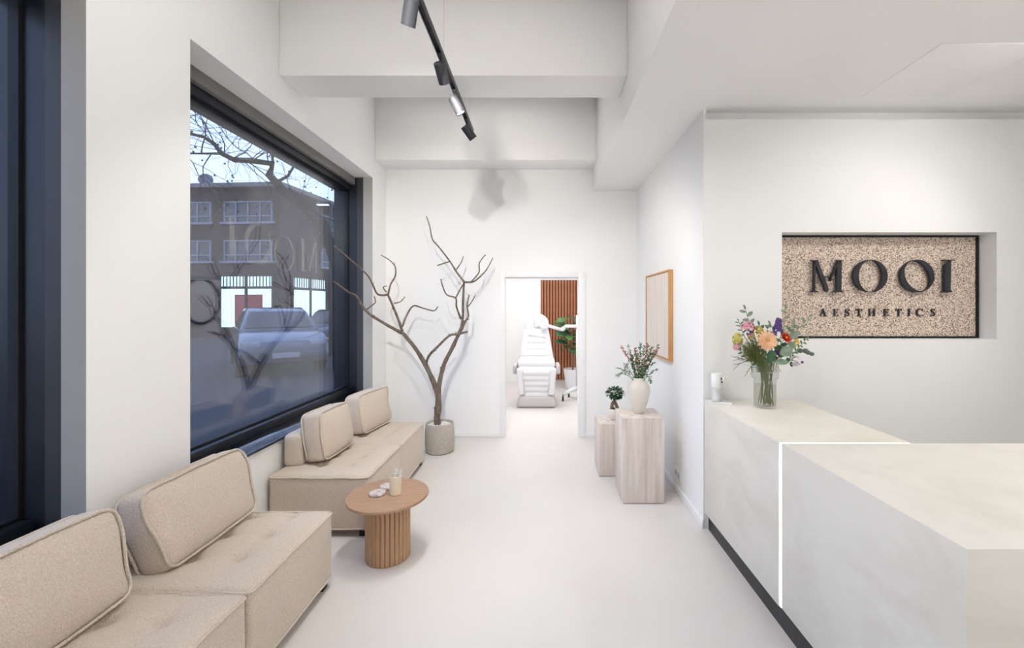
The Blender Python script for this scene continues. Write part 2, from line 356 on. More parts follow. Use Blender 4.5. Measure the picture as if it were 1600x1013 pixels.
# windows
def window(i, y0, y1):
    w_ = settled('window_%d' % i, (-2.1, (y0 + y1) / 2, ZW0))
    for a, c_ in ((y1, y1 + .06), (y0 - .06, y0)):
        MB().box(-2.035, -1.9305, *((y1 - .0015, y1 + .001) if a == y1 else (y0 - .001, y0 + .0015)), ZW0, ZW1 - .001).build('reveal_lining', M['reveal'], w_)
        MB().box(-2.105, -2.035, a, c_, .6, ZW1).build('frame_jamb', M['steel'], w_)
        MB().box(-2.365, -2.105, a, c_, .6, ZW1).build('frame_liner', M['navy'], w_)
    MB().box(-2.17, -2.126, y0, y1, 2.985, ZW1).build('frame_head', M['headgrey'], w_, bevel=.003)
    MB().box(-2.365, -2.17, y0, y1, 2.925, ZW1).build('head_rail', M['navy'], w_, bevel=.003)
    MB().box(-2.25, -2.15, y0, y1, .6, .700).build('bottom_rail', M['navy'], w_, bevel=.004)
    MB().box(-2.15, -1.924, y0, y1, .62, ZW0).build('sill', M['sill'], w_, bevel=.003)
    MB().box(-1.9295, -1.908, y0 - .02, y1 + .10, .628, ZW0).build('sill_nose', M['sill'], w_, bevel=.002)
    MB().box(-2.37, -2.25, y0, y1, .6, .64).build('outer_sill', M['navy'], w_)
    g = MB().box(-2.212, -2.208, y0, y1, .700, 2.925).build('glass_pane', M['glass'], w_)
    g2 = MB().box(-2.235, -2.231, y0, y1, .64, 2.925).build('glass_pane', M['glass'], w_)
    b = MB(); b.box(-2.245, -2.2, y0, y0 + .014, .7, 2.925); b.box(-2.245, -2.2, y1 - .014, y1, .7, 2.925)
    b.box(-2.245, -2.2, y0 + .014, y1 - .014, 2.905, 2.925); b.box(-2.245, -2.2, y0 + .014, y1 - .014, .7, .715)
    b.build('gasket', M['gasket'], w_)
    return w_
window(1, *WINS[0]); W2 = window(2, *WINS[1])

# ------------------------------------------------------------------ lettering shapes (drawn in units of 1/212 cap height, y up)
def glyph_m(mb, T, d):
    P = lambda pts: mb.prism([(x - 372, 492 - y) for x, y in pts][::-1], T, d)
    P([(289, 286), (299, 286), (297, 400), (296, 480), (284, 480), (287, 400)])
    P([(262, 492), (262, 488), (282, 478), (298, 478), (318, 488), (318, 492)])
    P([(270, 286), (268, 281), (318, 281), (318, 286)])
    P([(290, 290), (314, 283), (384, 472), (377, 492), (366, 484)])
    P([(394, 420), (390, 410), (446, 286), (456, 286)])
    P([(437, 318), (468, 284), (466, 476), (436, 480)])
    P([(402, 492), (402, 488), (436, 478), (466, 476), (478, 488), (478, 492)]); P([(432, 286), (430, 281), (480, 281), (480, 286)])
    arc = [(375 + 21 * math.cos(R(a)), 412 - 22 * math.sin(R(a))) for a in range(190, -20, -14)]
    arc2 = [(375 + 27 * math.cos(R(a)), 412 - 28 * math.sin(R(a))) for a in range(190, -20, -14)]
    mb.strip([(x - 372, 492 - y) for x, y in arc], [(x - 372, 492 - y) for x, y in arc2], T, d)
def glyph_o(mb, T, d, rx=112, ry=107, irx=77, iry=103, rot=0, dx=0):
    mb.strip(ellipse(dx, 107, irx, iry, rot), ellipse(0, 107, rx, ry, 0), T, d, True) if not rot else None
    if rot:
        n = 64; inn = []; out = []
        for k in range(n):
            a = 2 * math.pi * k / n
            out.append((rx * math.cos(a), 107 + ry * math.sin(a)))
            c_, s_ = math.cos(a - rot), math.sin(a - rot)
            q = 1 / math.sqrt((c_ / irx) ** 2 + (s_ / iry) ** 2); inn.append((dx + q * math.cos(a), 107 + q * math.sin(a)))
        mb.strip(inn, out, T, d, True)
def glyph_i(mb, T, d):
    P = lambda pts: mb.prism([(x - 1160, 494 - y) for x, y in pts][::-1], T, d)
    P([(1143, 316), (1181, 283), (1178, 478), (1140, 494)])
    P([(1130, 287), (1128, 281), (1197, 281), (1197, 286)]); P([(1126, 494), (1126, 490), (1142, 484), (1178, 478), (1192, 490), (1192, 494)])
def stroke(mb, pts, ws, T, d):
    L_, R_ = [], []
    for i, p in enumerate(pts):
        a, c_ = Vector(pts[max(i - 1, 0)]), Vector(pts[min(i + 1, len(pts) - 1)]); t = (c_ - a).normalized(); n_ = Vector((-t.y, t.x)) * ws[i] / 2
        L_.append(tuple(Vector(p) + n_)); R_.append(tuple(Vector(p) - n_))
    mb.strip(L_, R_, T, d)
def small_glyph(mb, ch, T, d):      # unit cap height
    B = lambda x0, x1, y0, y1: mb.prism([(x0, y0), (x1, y0), (x1, y1), (x0, y1)], T, d)
    S = lambda pts, ws: stroke(mb, pts, ws if hasattr(ws, '__len__') else [ws] * len(pts), T, d)
    if ch == 'A':
        S([(-.34, 0), (.0, .98)], .07); S([(-.02, 1), (.32, 0)], .17); B(-.2, .2, .30, .36); B(-.46, -.2, 0, .05); B(.16, .5, 0, .05)
    elif ch == 'E':
        B(-.28, -.10, 0, 1); B(-.38, .3, 0, .06); B(-.38, .28, .94, 1); B(-.1, .18, .48, .54); B(.25, .31, 0, .24); B(.22, .28, .76, 1); B(.13, .18, .38, .64)
    elif ch == 'T':
        B(-.09, .09, 0, 1); B(-.42, .42, .94, 1); B(-.42, -.36, .72, 1); B(.36, .42, .72, 1); B(-.2, .2, 0, .05)
    elif ch == 'H':
        for s in (-.32, .32): B(s - .085, s + .085, 0, 1); B(s - .19, s + .19, 0, .05); B(s - .19, s + .19, .95, 1)
        B(-.3, .3, .48, .54)
    elif ch == 'I': B(-.09, .09, 0, 1); B(-.2, .2, 0, .05); B(-.2, .2, .95, 1)
    elif ch == 'C':
        a = [40 + i * 280 / 18 for i in range(19)]
        S([(.46 * math.cos(R(x)), .5 + .5 * math.sin(R(x))) for x in a], [.06 + .14 * max(0, -math.cos(R(x))) for x in a]); B(.3, .36, .7, .98)
    elif ch == 'S':
        pts = [(.26, .80), (.16, .95), (0, .98), (-.18, .92), (-.23, .76), (-.14, .62), (.0, .53), (.16, .42), (.25, .26), (.18, .08), (0, .02), (-.18, .06), (-.28, .22)]
        S(pts, [.05, .06, .07, .10, .13, .16, .18, .16, .13, .10, .07, .06, .05]); B(.22, .27, .74, .98); B(-.29, -.24, .02, .26)
# ------------------------------------------------------------------ sign in the niche
sg = thing('wall_sign', 'speckled beige stone sign with dark raised lettering, set in a niche above the counter', 'sign', (2.5, NY - .01, 1.75))
PY = 3.187                               # face of the stone slab
px_ = lambda x: (x - VX) * 3.18 / F      # photo column to metres on the slab
pz_ = lambda y: H - (y - VY) * 3.18 / F
PX1, PZ1, PZ0 = px_(1526), pz_(368.5), pz_(528.5)
MB().box(NX0 + .003, PX1, PY, NY - .001, NZ0 + .004, NZ1 - .004).build('stone_slab', M['terrazzo'], sg)
b = MB(); b.box(PX1 - .002, PX1 + .012, PY - .012, NY - .001, NZ0 + .004, NZ1 - .004)
b.box(NX0 + .003, PX1 - .002, PY - .012, NY - .001, NZ1 - .016, NZ1 - .004); b.box(NX0 + .003, PX1 - .002, PY - .012, NY - .001, NZ0 + .004, NZ0 + .016)
b.build('edge_trim', M['black'], sg)
K = 1600 / 380 / 1.0
u = .2375 * 3.18 / F                     # one drawing unit in metres
def sign_T(zx, zy): return Matrix.Translation((px_(1200 + .2375 * zx), PY - .014, pz_(340 + .2375 * zy))) @ Matrix.Rotation(R(90), 4, 'X') @ Matrix.Diagonal((u, u, 1, 1))
for kind, zx in (('M', 372), ('O', 656), ('Q', 962), ('I', 1160)):
    mb = MB(); T = sign_T(zx, 494)
    if kind == 'M': glyph_m(mb, T, .022)
    elif kind == 'O': glyph_o(mb, T, .022)
    elif kind == 'Q': glyph_o(mb, T, .022, 111, 107, 76, 105, R(32))
    else: glyph_i(mb, T, .022)
    mb.build('letter', M['letter'], sg)
for ch, zx in zip('AESTHETICS', (361, 446, 520, 598, 683, 776, 858, 927, 1000, 1084)):
    mb = MB(); s = 48 * u
    T = Matrix.Translation((px_(1200 + .2375 * zx), PY - .0035, pz_(340 + .2375 * 649))) @ Matrix.Rotation(R(90), 4, 'X') @ Matrix.Diagonal((s, s, 1, 1))
    small_glyph(mb, ch, T, .008); mb.build('letter', M['letter'], sg)
# the same word on the window glass, read from the street, so mirrored indoors
gu = .30 / 212
for kind, Y, q in (('I', 3.0, .95), ('Q', 3.28, 1.05), ('O', 3.61, 1.0), ('M', 4.0, 1.0)):
    mb = MB(); z0 = {'I': 1.95, 'Q': 1.935, 'O': 1.905, 'M': 1.93}[kind]
    T = Matrix.Translation((-2.2068, Y, z0)) @ Matrix(((0, 0, 1, 0), (-gu * q * 1.0, 0, 0, 0), (0, gu * q, 0, 0), (0, 0, 0, 1)))
    if kind == 'M': glyph_m(mb, T, .0008)
    elif kind == 'O': glyph_o(mb, T, .0008, 104, 107, 82, 102)
    elif kind == 'Q': glyph_o(mb, T, .0008, 104, 110, 76, 106, R(32))
    else: glyph_i(mb, T, .0008)
    mb.build('letter', M['film'], W2)
# ================================================================== RECEPTION
rc = thing('reception_counter', 'pale stone counter running up to the sign wall, with the flower vase on it', 'counter', (1.5, 2.57, 0))
MB().box(XR, 1.81, 2.082, 3.036, .125, .933).build('counter_body', M['stone'], rc, bevel=.002)
MB().box(1.192, 1.79, 2.082, 3.036, 0, .125).build('toe_kick', M['toe'], rc)
rd = thing('reception_desk', 'wide pale stone desk with a sharp mitred corner, in front of the counter', 'desk', (2.2, 1.6, 0))
MB().box(1.169, 3.6, 1.164, 2.0675, .125, .933).build('desk_body', M['stone'], rd, bevel=.002)
MB().box(1.192, 3.57, 1.195, 2.0815, 0, .1245).build('toe_kick', M['toe'], rd)
b = MB(); b.box(1.168, 1.178, 2.070, 2.0805, .125, .930); b.box(1.178, 1.806, 2.070, 2.0805, .921, .930); b.build('led_strip', M['led'], rd)
MB().box(1.180, 1.80, 2.068, 2.0815, .125, .920).build('joint_backing', M['white'], rd)
# ================================================================== SOFAS
def axis(h, r, n):
    a = [-h, -h + .25 * r, -h + .6 * r]; k = [(-h + r) + (2 * h - 2 * r) * i / n for i in range(n + 1)]
    return a + k + [-v for v in reversed(a)]
def soft_block(h, r, n, fn=None):       # rounded block of half sizes h, centre at the origin
    mb = MB(); A = [axis(h[i], r, n[i]) for i in range(3)]
    def pt(p):
        q = Vector(p); inn = Vector([max(-(h[i] - r), min(h[i] - r, q[i])) for i in range(3)]); dlt = q - inn
        if dlt.length > 1e-9: q = inn + dlt.normalized() * r
        return fn(q) if fn else q
    for ax in range(3):
        i, j = [(1, 2), (2, 0), (0, 1)][ax]
        for sgn in (-1, 1):
            U, V = A[i], A[j]; vs = []
            for a_ in U:
                for c_ in V:
                    p = [0, 0, 0]; p[ax] = sgn * h[ax]; p[i] = a_; p[j] = c_; vs.append(pt(p))
            m_ = len(V)
            mb.add(vs, [(x * m_ + y, (x + 1) * m_ + y, (x + 1) * m_ + y + 1, x * m_ + y + 1) for x in range(len(U) - 1) for y in range(m_ - 1)])
    return mb
def loop_pts(hx, hy, rc_, z, k=5, wob=0, seed=0):
    out = []
    for cx, cy, a0 in ((hx - rc_, hy - rc_, 0), (-hx + rc_, hy - rc_, 90), (-hx + rc_, -hy + rc_, 180), (hx - rc_, -hy + rc_, 270)):
        for i in range(k + 1):
            a = R(a0 + 90 * i / k); out.append(Vector((cx + rc_ * math.cos(a), cy + rc_ * math.sin(a), z)))
    res = []
    for i, p in enumerate(out):
        q = out[(i + 1) % len(out)]; m_ = max(1, int((q - p).length / .03))
        for t in range(m_): res.append(p.lerp(q, t / m_))
    if wob: res = [p + Vector((0, 0, wob * noise.noise(p * 9 + Vector((seed, seed, 0))))) for p in res]
    return res
GS = 'low bouclé sofa modules along the window'
def sofa(y0, label, tufts, seed, bt=.072, bx=-.272):
    cx, cy = -1.557, y0 + .348
    t = thing('sofa_module', label, 'sofa', (cx, cy, 0), GS)
    hx, hy, hz = .346, .346, .19
    tl = [(x - cx, y0 + y - cy) for x in (-1.42, -1.63) for y in tufts]
    def fn(p):
        q = p.copy()
        if q.z > 0:
            uu, vv = q.x / hx, q.y / hy; q.z += (.020 * (1 - uu ** 4) * (1 - vv ** 4)) * (q.z / hz)
            if q.z > hz * .8:
                for x, y in tl:
                    d2 = (q.x - x) ** 2 + (q.y - y) ** 2; q.z -= .032 * math.exp(-d2 / (2 * .020 ** 2)) + .014 * math.exp(-d2 / (2 * .06 ** 2))
                for x, y in tl:
                    q.z -= .007 * math.exp(-((q.y - y) / .012) ** 2) * math.exp(-((q.x - x) / .10) ** 2) + .005 * math.exp(-((q.x - x) / .012) ** 2) * math.exp(-((q.y - y) / .09) ** 2)
        q += Vector((1, 1, 1)) * .003 * noise.noise(p * 7 + Vector((seed, 0, 0)))
        return q
    mb = soft_block((hx, hy, hz), .026, (46, 46, 4), fn); mb.v = [(x + cx, y + cy, z + .236) for x, y, z in mb.v]
    mb.build('seat', M['fabric'], t, smooth=True, doubles=True)
    for z, nm in ((.414, 'piping'), (.060, 'piping')):
        MB().tube([p + Vector((cx, cy, 0)) for p in loop_pts(hx - .0005, hy - .0005, .026, z, 4, .006, seed)],   .0065, 6, closed=True).build(nm, M['fabric'], t, smooth=True)
    mb = soft_block((bt, .245, .125), .045, (3, 8, 4)); mb.v = [(x + cx + bx, y + cy - .005 + .05, z + .428 + .118) for x, y, z in mb.v]
    mb.build('backrest', M['fabric'], t, smooth=True, doubles=True)
    for sx_ in (-1, 1):
        for sy_ in (-1, 1):
            mb = MB().box(cx + sx_ * .30 - .025, cx + sx_ * .30 + .025, cy + sy_ * .30 - .025, cy + sy_ * .30 + .025, 0, .05); mb.build('leg', M['black'], t, bevel=.003)
    return t
sofa(1.040, 'beige bouclé sofa module cut off by the lower left corner of the photo', (.15, .33, .53), 1, .05, -.297)
sofa(1.745, 'beige bouclé sofa module with deep button tufts, whose end faces the wooden table', (.22, .42, .62), 2, .05, -.297)
sofa(2.925, 'beige bouclé sofa module just behind the wooden side table', (.2, .38, .56), 3)
sofa(3.630, 'beige bouclé sofa module beside the concrete tree pot', (.2, .38, .56), 4)
def cushion(name_label, c_, sz, yaw, lean, roll, seed, twist=0):
    t = thing('back_cushion', name_label, 'cushion', c_, 'loose back cushions on the sofa')
    hx, hy, hz = sz[0] / 2, sz[1] / 2, sz[2] / 2       # thickness, width, height
    Rm = Euler((R(roll), R(lean), R(yaw)), 'XYZ').to_matrix()
    def fn(p):
        uu, vv = p.y / hy, p.z / hz; q = p.copy()
        k = (1 - abs(uu) ** 3) * (1 - abs(vv) ** 3)
        q.x += (1 if p.x > 0 else -1) * .034 * k * min(1, abs(p.x) / hx)
        q.y *= 1 - .035 * (1 - abs(uu)) - .03 * vv * vv + .02; q.z *= 1 + .03 * (1 - uu * uu) - .02
        q = Matrix.Rotation(R(twist) * uu, 3, 'Y') @ q
        q += Vector((1, .6, .6)) * .011 * noise.noise(p * 7 + Vector((seed * 3.3, 0, 0)))
        return q
    mb = soft_block((hx, hy, hz), .035, (3, 14, 10), fn); mb.v = [tuple(Rm @ Vector(v) + Vector(c_)) for v in mb.v]
    mb.build('cushion_cover', M['fabric'], t, smooth=True, doubles=True)
    for s in (1, -1):
        L_ = []
        for p in loop_pts(hy - .004, hz - .004, .05, 0, 5):
            q = Vector((s * (hx - .006), p.x, p.y)); qq = fn(q); L_.append(Rm @ (qq + Vector((s * .003, 0, 0))) + Vector(c_))
        MB().tube(L_, .0068, 6, closed=True).build('piping', M['fabric'], t, smooth=True)
cushion('large beige bouclé cushion cut off by the left edge of the photo', (-1.742, 1.395, 0.616), (.135, .60, .37), 0, -14, 0, 1, 2)
cushion('large beige bouclé cushion second from the left edge, above the tufted seat', (-1.735, 2.115, 0.610), (.135, .58, .37), -2, -17, 2.0, 2, 4)
cushion('plump beige bouclé cushion in the gap between two others, upright before the window sill', (-1.69, 3.345, 0.627), (.135, .50, .36), 1, -8, -2, 3)
cushion('beige bouclé cushion farthest along the sofa, nearest the bare tree', (-1.655, 4.035, 0.622), (.135, .50, .355), -9, -8, 0, 4)
# ================================================================== TABLE
TX, TY = -.994, 2.716
tb = thing('side_table', 'round oak side table on a fluted drum base, between the two sofas', 'table', (TX, TY, 0))
MB().lathe([(.246, .380), (.252, .384), (.252, .396), (.249, .400), (0, .400)], (TX, TY, 0), 96).build('tabletop', M['oak'], tb, smooth=True, auto=30)
MB().lathe([(.122, .004), (.122, .380)], (TX, TY, 0), 60).build('drum_core', M['oakdark'], tb, smooth=True, auto=30)
me = None; NS = 30
for k in range(NS):
    a = 2 * math.pi * k / NS
    if me is None:
        hw = math.pi * .135 / NS - .0016
        o = MB().prism([(-hw, -.014), (hw, -.014), (hw, .001), (hw - .002, .0035), (0, .005), (-hw + .002, .0035), (-hw, .001)], Matrix.Translation((TX, TY, .002)), .378).build('slat', M['oakv'], tb, smooth=True, auto=40)
        me = o.data
    else:
        o = bpy.data.objects.new('slat', me); COL.objects.link(o); o.parent = tb
    o.location = (.133 * math.cos(a), .133 * math.sin(a), 0); o.rotation_euler = (0, 0, a - math.pi / 2)
def coaster(cx, cy, label, seed):
    r_ = random.Random(seed); k = [r_.uniform(-.02, .02) for _ in range(4)]
    f = lambda a, z: 1 + k[0] * math.cos(3 * a) + k[1] * math.sin(5 * a) + k[2] * math.cos(7 * a)
    o = MB().lathe([(.047, .4005), (.0505, .404), (.0505, .412), (.048, .415), (0, .415)], (cx, cy, 0), 40, fn=f).build('coaster', M['marble'], None, smooth=True, auto=40)
    tag(o, label, 'coaster', 'marble coasters on the side table')
coaster(-1.058, 2.705, 'round veined marble coaster lying clear of the cream cup', 1)
coaster(-1.030, 2.812, 'round veined marble coaster partly hidden behind the cream cup', 2)
CX, CY = -.945, 2.712
cp = thing('cream_cup', 'cream ceramic cup holding glass tubes on the side table', 'cup', (CX, CY, .4))
MB().lathe([(.033, .4005), (.0365, .403), (.0365, .518), (.0345, .520), (.0325, .518), (.0325, .41), (0, .41)], (CX, CY, 0), 36).build('cup_body', M['cream'], cp, smooth=True, auto=40)
for i, (dx, dy, a, hh) in enumerate(((.006, .0, 14, .15), (-.006, .006, 24, .14), (.012, -.006, 8, .155), (.0, .01, 33, .135))):
    p0 = Vector((CX - dx * .6 - .008, CY + dy, .412)); p1 = p0 + Vector((math.sin(R(a)) * .09 + dx * .4, dy * .6, hh))
    MB().tube([p0, p1], .0048, 8).build('glass_tube', M['frosted'], thing('glass_tube', ['clear glass tube leaning least in the cream cup', 'clear glass tube leaning well over in the cream cup', 'clear upright glass tube at the front of the cream cup', 'clear glass tube leaning farthest over in the cream cup'][i], 'tube', p0, 'glass tubes in the cream cup'), smooth=True)
# ================================================================== PLINTHS, ART, SOCKET
def plinth(x, y, s, h, label):
    t = thing('plinth', label, 'plinth', (x + s / 2, y + s / 2, 0))
    MB().box(x, x + s, y, y + s, .006, h).build('plinth_body', M['travertine'], t, bevel=.0015)
    MB().box(x + .008, x + s - .008, y + .008, y + s - .008, 0, .006).build('plinth_foot', M['oakdark'], t)
plinth(.647, 3.43, .342, .696, 'tall square travertine plinth carrying the ivory vase')
plinth(.531, 3.985, .342, .495, 'low square travertine plinth carrying the little bonsai')
fr = thing('framed_picture', 'cream abstract canvas in a thin oak frame on the white wall', 'picture', (XR, 4.18, 1.52))
y0, y1, z0, z1 = 3.76, 4.60, 1.112, 1.936
b = MB(); b.box(XR - .042, XR - .002, y0, y0 + .014, z0, z1); b.box(XR - .042, XR - .002, y1 - .014, y1, z0, z1)
b.box(XR - .042, XR - .002, y0 + .014, y1 - .014, z0, z0 + .014); b.box(XR - .042, XR - .002, y0 + .014, y1 - .014, z1 - .014, z1)
b.build('oak_frame', M['frameoak'], fr)
MB().box(XR - .034, XR - .003, y0 + .018, y1 - .018, z0 + .018, z1 - .018).build('canvas', M['canvas'], fr)
so = thing('wall_socket', 'white double socket low on the wall beside the tall plinth', 'socket', (XR, 3.63, .17))
MB().box(XR - .008, XR, 3.545, 3.70, .128, .212).build('cover_plate', M['white'], so, bevel=.003)
for y in (3.584, 3.661):
    MB().lathe([(.022, 0), (.022, .003), (.019, .003), (.017, -.002), (0, -.002)], n=20, M4=Matrix.Translation((XR - .0085, y, .17)) @ Matrix.Rotation(R(-90), 4, 'Y')).build('socket_well', M['chairgrey'], so, smooth=True, auto=30)
# ================================================================== TRACK LIGHTS
TKX, TKZ = -.605, 3.1
tk = thing('light_track', 'long black lighting track hung on thin wires below the white beam', 'light track', (TKX, 2.4, TKZ))
b = MB(); b.box(TKX - .017, TKX + .017, .6, 3.60, TKZ + .004, TKZ + .017); b.box(TKX - .017, TKX - .010, .6, 3.6, TKZ - .017, TKZ + .004); b.box(TKX + .010, TKX + .017, .6, 3.6, TKZ - .017, TKZ + .004)
b.build('track_rail', M['charcoal'], tk, bevel=.002)
MB().box(TKX - .005, TKX + .005, .62, 3.58, TKZ - .01, TKZ + .002).build('conductor', M['black'], tk)
for y, top in ((1.0, ZC), (2.59, ZC), (3.50, ZC)): MB().tube([(TKX, y, TKZ + .015), (TKX, y, top)], .0011, 5).build('wire', M['chairgrey'], tk)
def track_spot(y, d, label, watts, angle, off=(0, 0), length=.115, rad=.034, lens='lens', lamp_target=None):
    t = thing('track_spotlight', label, 'spotlight', (TKX, y, TKZ - .018), 'black spotlights on the lighting track')
    d = Vector(d).normalized()
    MB().box(TKX - .013, TKX + .013, y - .045, y + .045, TKZ - .030, TKZ - .0175).build('adapter', M['charcoal'], t, bevel=.003)
    j = Vector((TKX + off[0], y + off[1], TKZ - .085))
    MB().tube([(TKX, y, TKZ - .03), (TKX, y, TKZ - .048), tuple(j)], .008, 8).build('swivel', M['charcoal'], t, smooth=True)
    T = Matrix.Translation(j - d * .03) @ d.to_track_quat('Z', 'Y').to_matrix().to_4x4()
    MB().lathe([(0, 0), (rad - .003, 0), (rad, .003), (rad, length), (rad - .004, length), (rad - .005, length - .010), (.002, length - .010)], n=32, M4=T).build('housing', M['charcoal'], t, smooth=True, auto=40)
    MB().lathe([(0, length - .0098), (rad - .0055, length - .0098), (rad - .0055, length - .006), (0, length - .006)], n=24, M4=T).build('lens', M[lens], t, smooth=True, auto=40)
    p = j + d * (length + .012 - .03)
    l = spot('spot_beam', p, lamp_target or (p + d), watts, angle, .5, .014); l.parent = t; l.location = p - t.location
track_spot(1.98, (-.35, .55, -.85), 'black track spotlight cut off by the top edge of the photo', 20, 115, (-.012, 0))
track_spot(2.5, (.10, .75, -.65), 'black track spotlight second along the rail, with its round back cap in view', 36, 135)
track_spot(2.91, (.45, .15, -.85), 'black track spotlight with its bright lens in view below', 11, 100)
track_spot(3.36, (.55, .42, -.72), 'black track spotlight at the far end of the rail, tilted sideways', 16, 95)
# ================================================================== BARE TREE IN POT
PTX, PTY = -1.144, 4.69
pot = thing('plant_pot', 'round pale concrete pot filled with white gravel, holding the bare tree', 'pot', (PTX, PTY, 0))
MB().lathe([(.135, .001), (.152, .012), (.160, .10), (.160, .22), (.152, .31), (.149, .318), (.141, .320), (.136, .312), (.136, .285), (0, .285)], (PTX, PTY, 0), 48).build('pot_body', M['concrete'], pot, smooth=True, auto=50)
rg = random.Random(4); b = MB()
for i in range(420):
    a = rg.random() * 6.283; q = math.sqrt(rg.random()) * .128
    b.ball((PTX + q * math.cos(a), PTY + q * math.sin(a), .287 + rg.random() * .010), rg.uniform(.006, .010), 5, 3, (1, 1, .8))
b.build('gravel', M['gravel'], pot, kind='stuff')
tr = thing('bare_tree', 'bare forked tree without leaves standing in the concrete pot', 'tree', (PTX, PTY, .295))
def tp(zx, zy, Y=PTY): return at(520 + zx * .4148, 320 + zy * .4148, Y)
def limb(name, pts, r0, r1, nubs=0, seed=0):
    P = [tp(*p) for p in pts]; out = []; rr = []
    n = len(P)
    for i in range(n - 1):
        p0, p1, p2, p3 = P[max(i - 1, 0)], P[i], P[i + 1], P[min(i + 2, n - 1)]
        for k in range(4):
            t = k / 4
            out.append(.5 * (2 * p1 + (p2 - p0) * t + (2 * p0 - 5 * p1 + 4 * p2 - p3) * t * t + (3 * p1 - p0 - 3 * p2 + p3) * t ** 3))
    out.append(P[-1]); m_ = len(out); q_ = random.Random(seed + len(pts))
    rr = [1.18 * (r0 + (r1 - r0) * i / (m_ - 1)) * q_.uniform(.9, 1.12) for i in range(m_)]
    b = MB().tube(out, rr, 8)
    for k in range(nubs):
        i = q_.randrange(1, m_ - 1); dd = Vector((q_.uniform(-1, 1), q_.uniform(-1, 1), q_.uniform(0, 1))).normalized()
        b.tube([out[i], out[i] + dd * (rr[i] + q_.uniform(.008, .02))], [rr[i] * .6, rr[i] * .35], 5)
    return b.build(name, M['bark'], tr, smooth=True)
y0 = PTY
limb('trunk', [(395, 845), (393, 800), (398, 750), (395, 690)], .034, .027, 4)
limb('branch', [(397, 720), (380, 670), (350, 605), (310, 540), (262, 482)], .026, .017, 6)
limb('branch', [(398, 730), (402, 670), (420, 600), (450, 540), (478, 480), (498, 438)], .024, .015, 6, 1)
limb('branch', [(262, 485, y0), (190, 445, 4.62), (125, 400, 4.5), (90, 345, 4.4), (60, 330, 4.2), (5, 290, 3.9)], .015, .006, 5, 2)
limb('twig', [(124, 398, 4.5), (140, 385, 4.48), (160, 368, 4.45), (156, 345, 4.45)], .007, .005, 0, 3)
limb('branch', [(262, 478), (240, 415), (208, 340, 4.6)], .014, .010, 2, 4)
limb('branch', [(208, 340, 4.6), (170, 338, 4.52), (150, 300, 4.42), (130, 265, 4.36), (70, 210, 4.15), (5, 155, 3.88)], .009, .005, 3, 5)
limb('branch', [(208, 340, 4.6), (218, 300, 4.6), (235, 270, 4.6), (235, 235, 4.58), (215, 210, 4.55), (182, 190, 4.5)], .009, .004, 3, 6)
limb('twig', [(203, 330, 4.6), (190, 312, 4.58), (204, 306, 4.58)], .006, .004, 0, 7)
limb('branch', [(262, 460), (275, 425, 4.72), (302, 382, 4.76), (340, 390, 4.80), (380, 400, 4.84), (396, 384, 4.86)], .010, .005, 3, 8)
limb('twig', [(230, 372, 4.63), (255, 365, 4.66), (272, 347, 4.7)], .006, .004, 0, 9)
limb('branch', [(350, 607), (362, 570, 4.6), (400, 530, 4.52), (440, 493, 4.52), (470, 488, 4.56), (508, 478, 4.6)], .013, .009, 4, 10)
limb('branch', [(480, 485), (490, 420, 4.72), (490, 380, 4.74), (494, 290, 4.76)], .012, .010, 3, 11)
limb('branch', [(494, 290, 4.76), (465, 252, 4.78), (440, 212, 4.78), (400, 160, 4.76), (375, 130, 4.74), (365, 80, 4.72), (352, 43, 4.7)], .010, .004, 4, 12)
limb('twig', [(440, 214, 4.78), (415, 222, 4.74), (393, 230, 4.7)], .006, .005, 1, 13)
limb('twig', [(465, 245, 4.78), (485, 215, 4.82), (492, 194, 4.85)], .006, .004, 1, 14)
limb('branch', [(494, 292, 4.76), (530, 290, 4.82), (560, 266, 4.86), (582, 240, 4.9), (603, 200, 4.92)], .009, .004, 2, 15)
limb('twig', [(520, 292, 4.80), (550, 256, 4.76), (552, 220, 4.72), (575, 188, 4.7)], .007, .004, 2, 16)
limb('branch', [(482, 430, 4.7), (466, 385, 4.62), (463, 352, 4.56), (430, 340, 4.5), (415, 310, 4.48), (407, 280, 4.46)], .009, .005, 3, 17)
limb('twig', [(463, 352, 4.56), (480, 318, 4.64), (494, 296, 4.74)], .007, .006, 1, 18)
limb('branch', [(498, 440), (511, 420, 4.66), (506, 380, 4.6), (514, 340, 4.56)], .009, .005, 2, 19)
limb('twig', [(508, 385, 4.6), (522, 368, 4.58), (538, 340, 4.55)], .006, .004, 0, 20)
# ================================================================== IVORY VASE WITH BLOSSOM SPRIGS
VXc, VYc, VZ = .817, 3.60, .6965
vs = thing('ivory_vase', 'shouldered ivory ceramic vase with carved neck folds, on the tall plinth', 'vase', (VXc, VYc, VZ))
prof = [(.034, 0), (.042, .002), (.060, .05), (.080, .11), (.094, .17), (.098, .205), (.094, .235), (.080, .262), (.060, .280), (.054, .288), (.054, .300), (.052, .303), (.047, .300), (.046, .28), (.04, .24), (0, .2)]
fold = lambda a, z: 1 + (.06 * -abs(math.sin(4.5 * a + 22 * z)) * math.exp(-((z - .235) / .035) ** 2))
MB().lathe(prof, (VXc, VYc, 0), 72, fn=fold).build('vase_body', M['ivory'], vs, smooth=True, auto=60).location = (0, 0, VZ - 0)
for o in vs.children: o.location = (0, 0, 0); o.data.transform(Matrix.Translation((0, 0, VZ)))
rg = random.Random(11)
def bez(a, c_, bow, n=7):
    a, c_ = Vector(a), Vector(c_); return [a.lerp(c_, i / n) + Vector(bow) * math.sin(math.pi * i / n) for i in range(n + 1)]
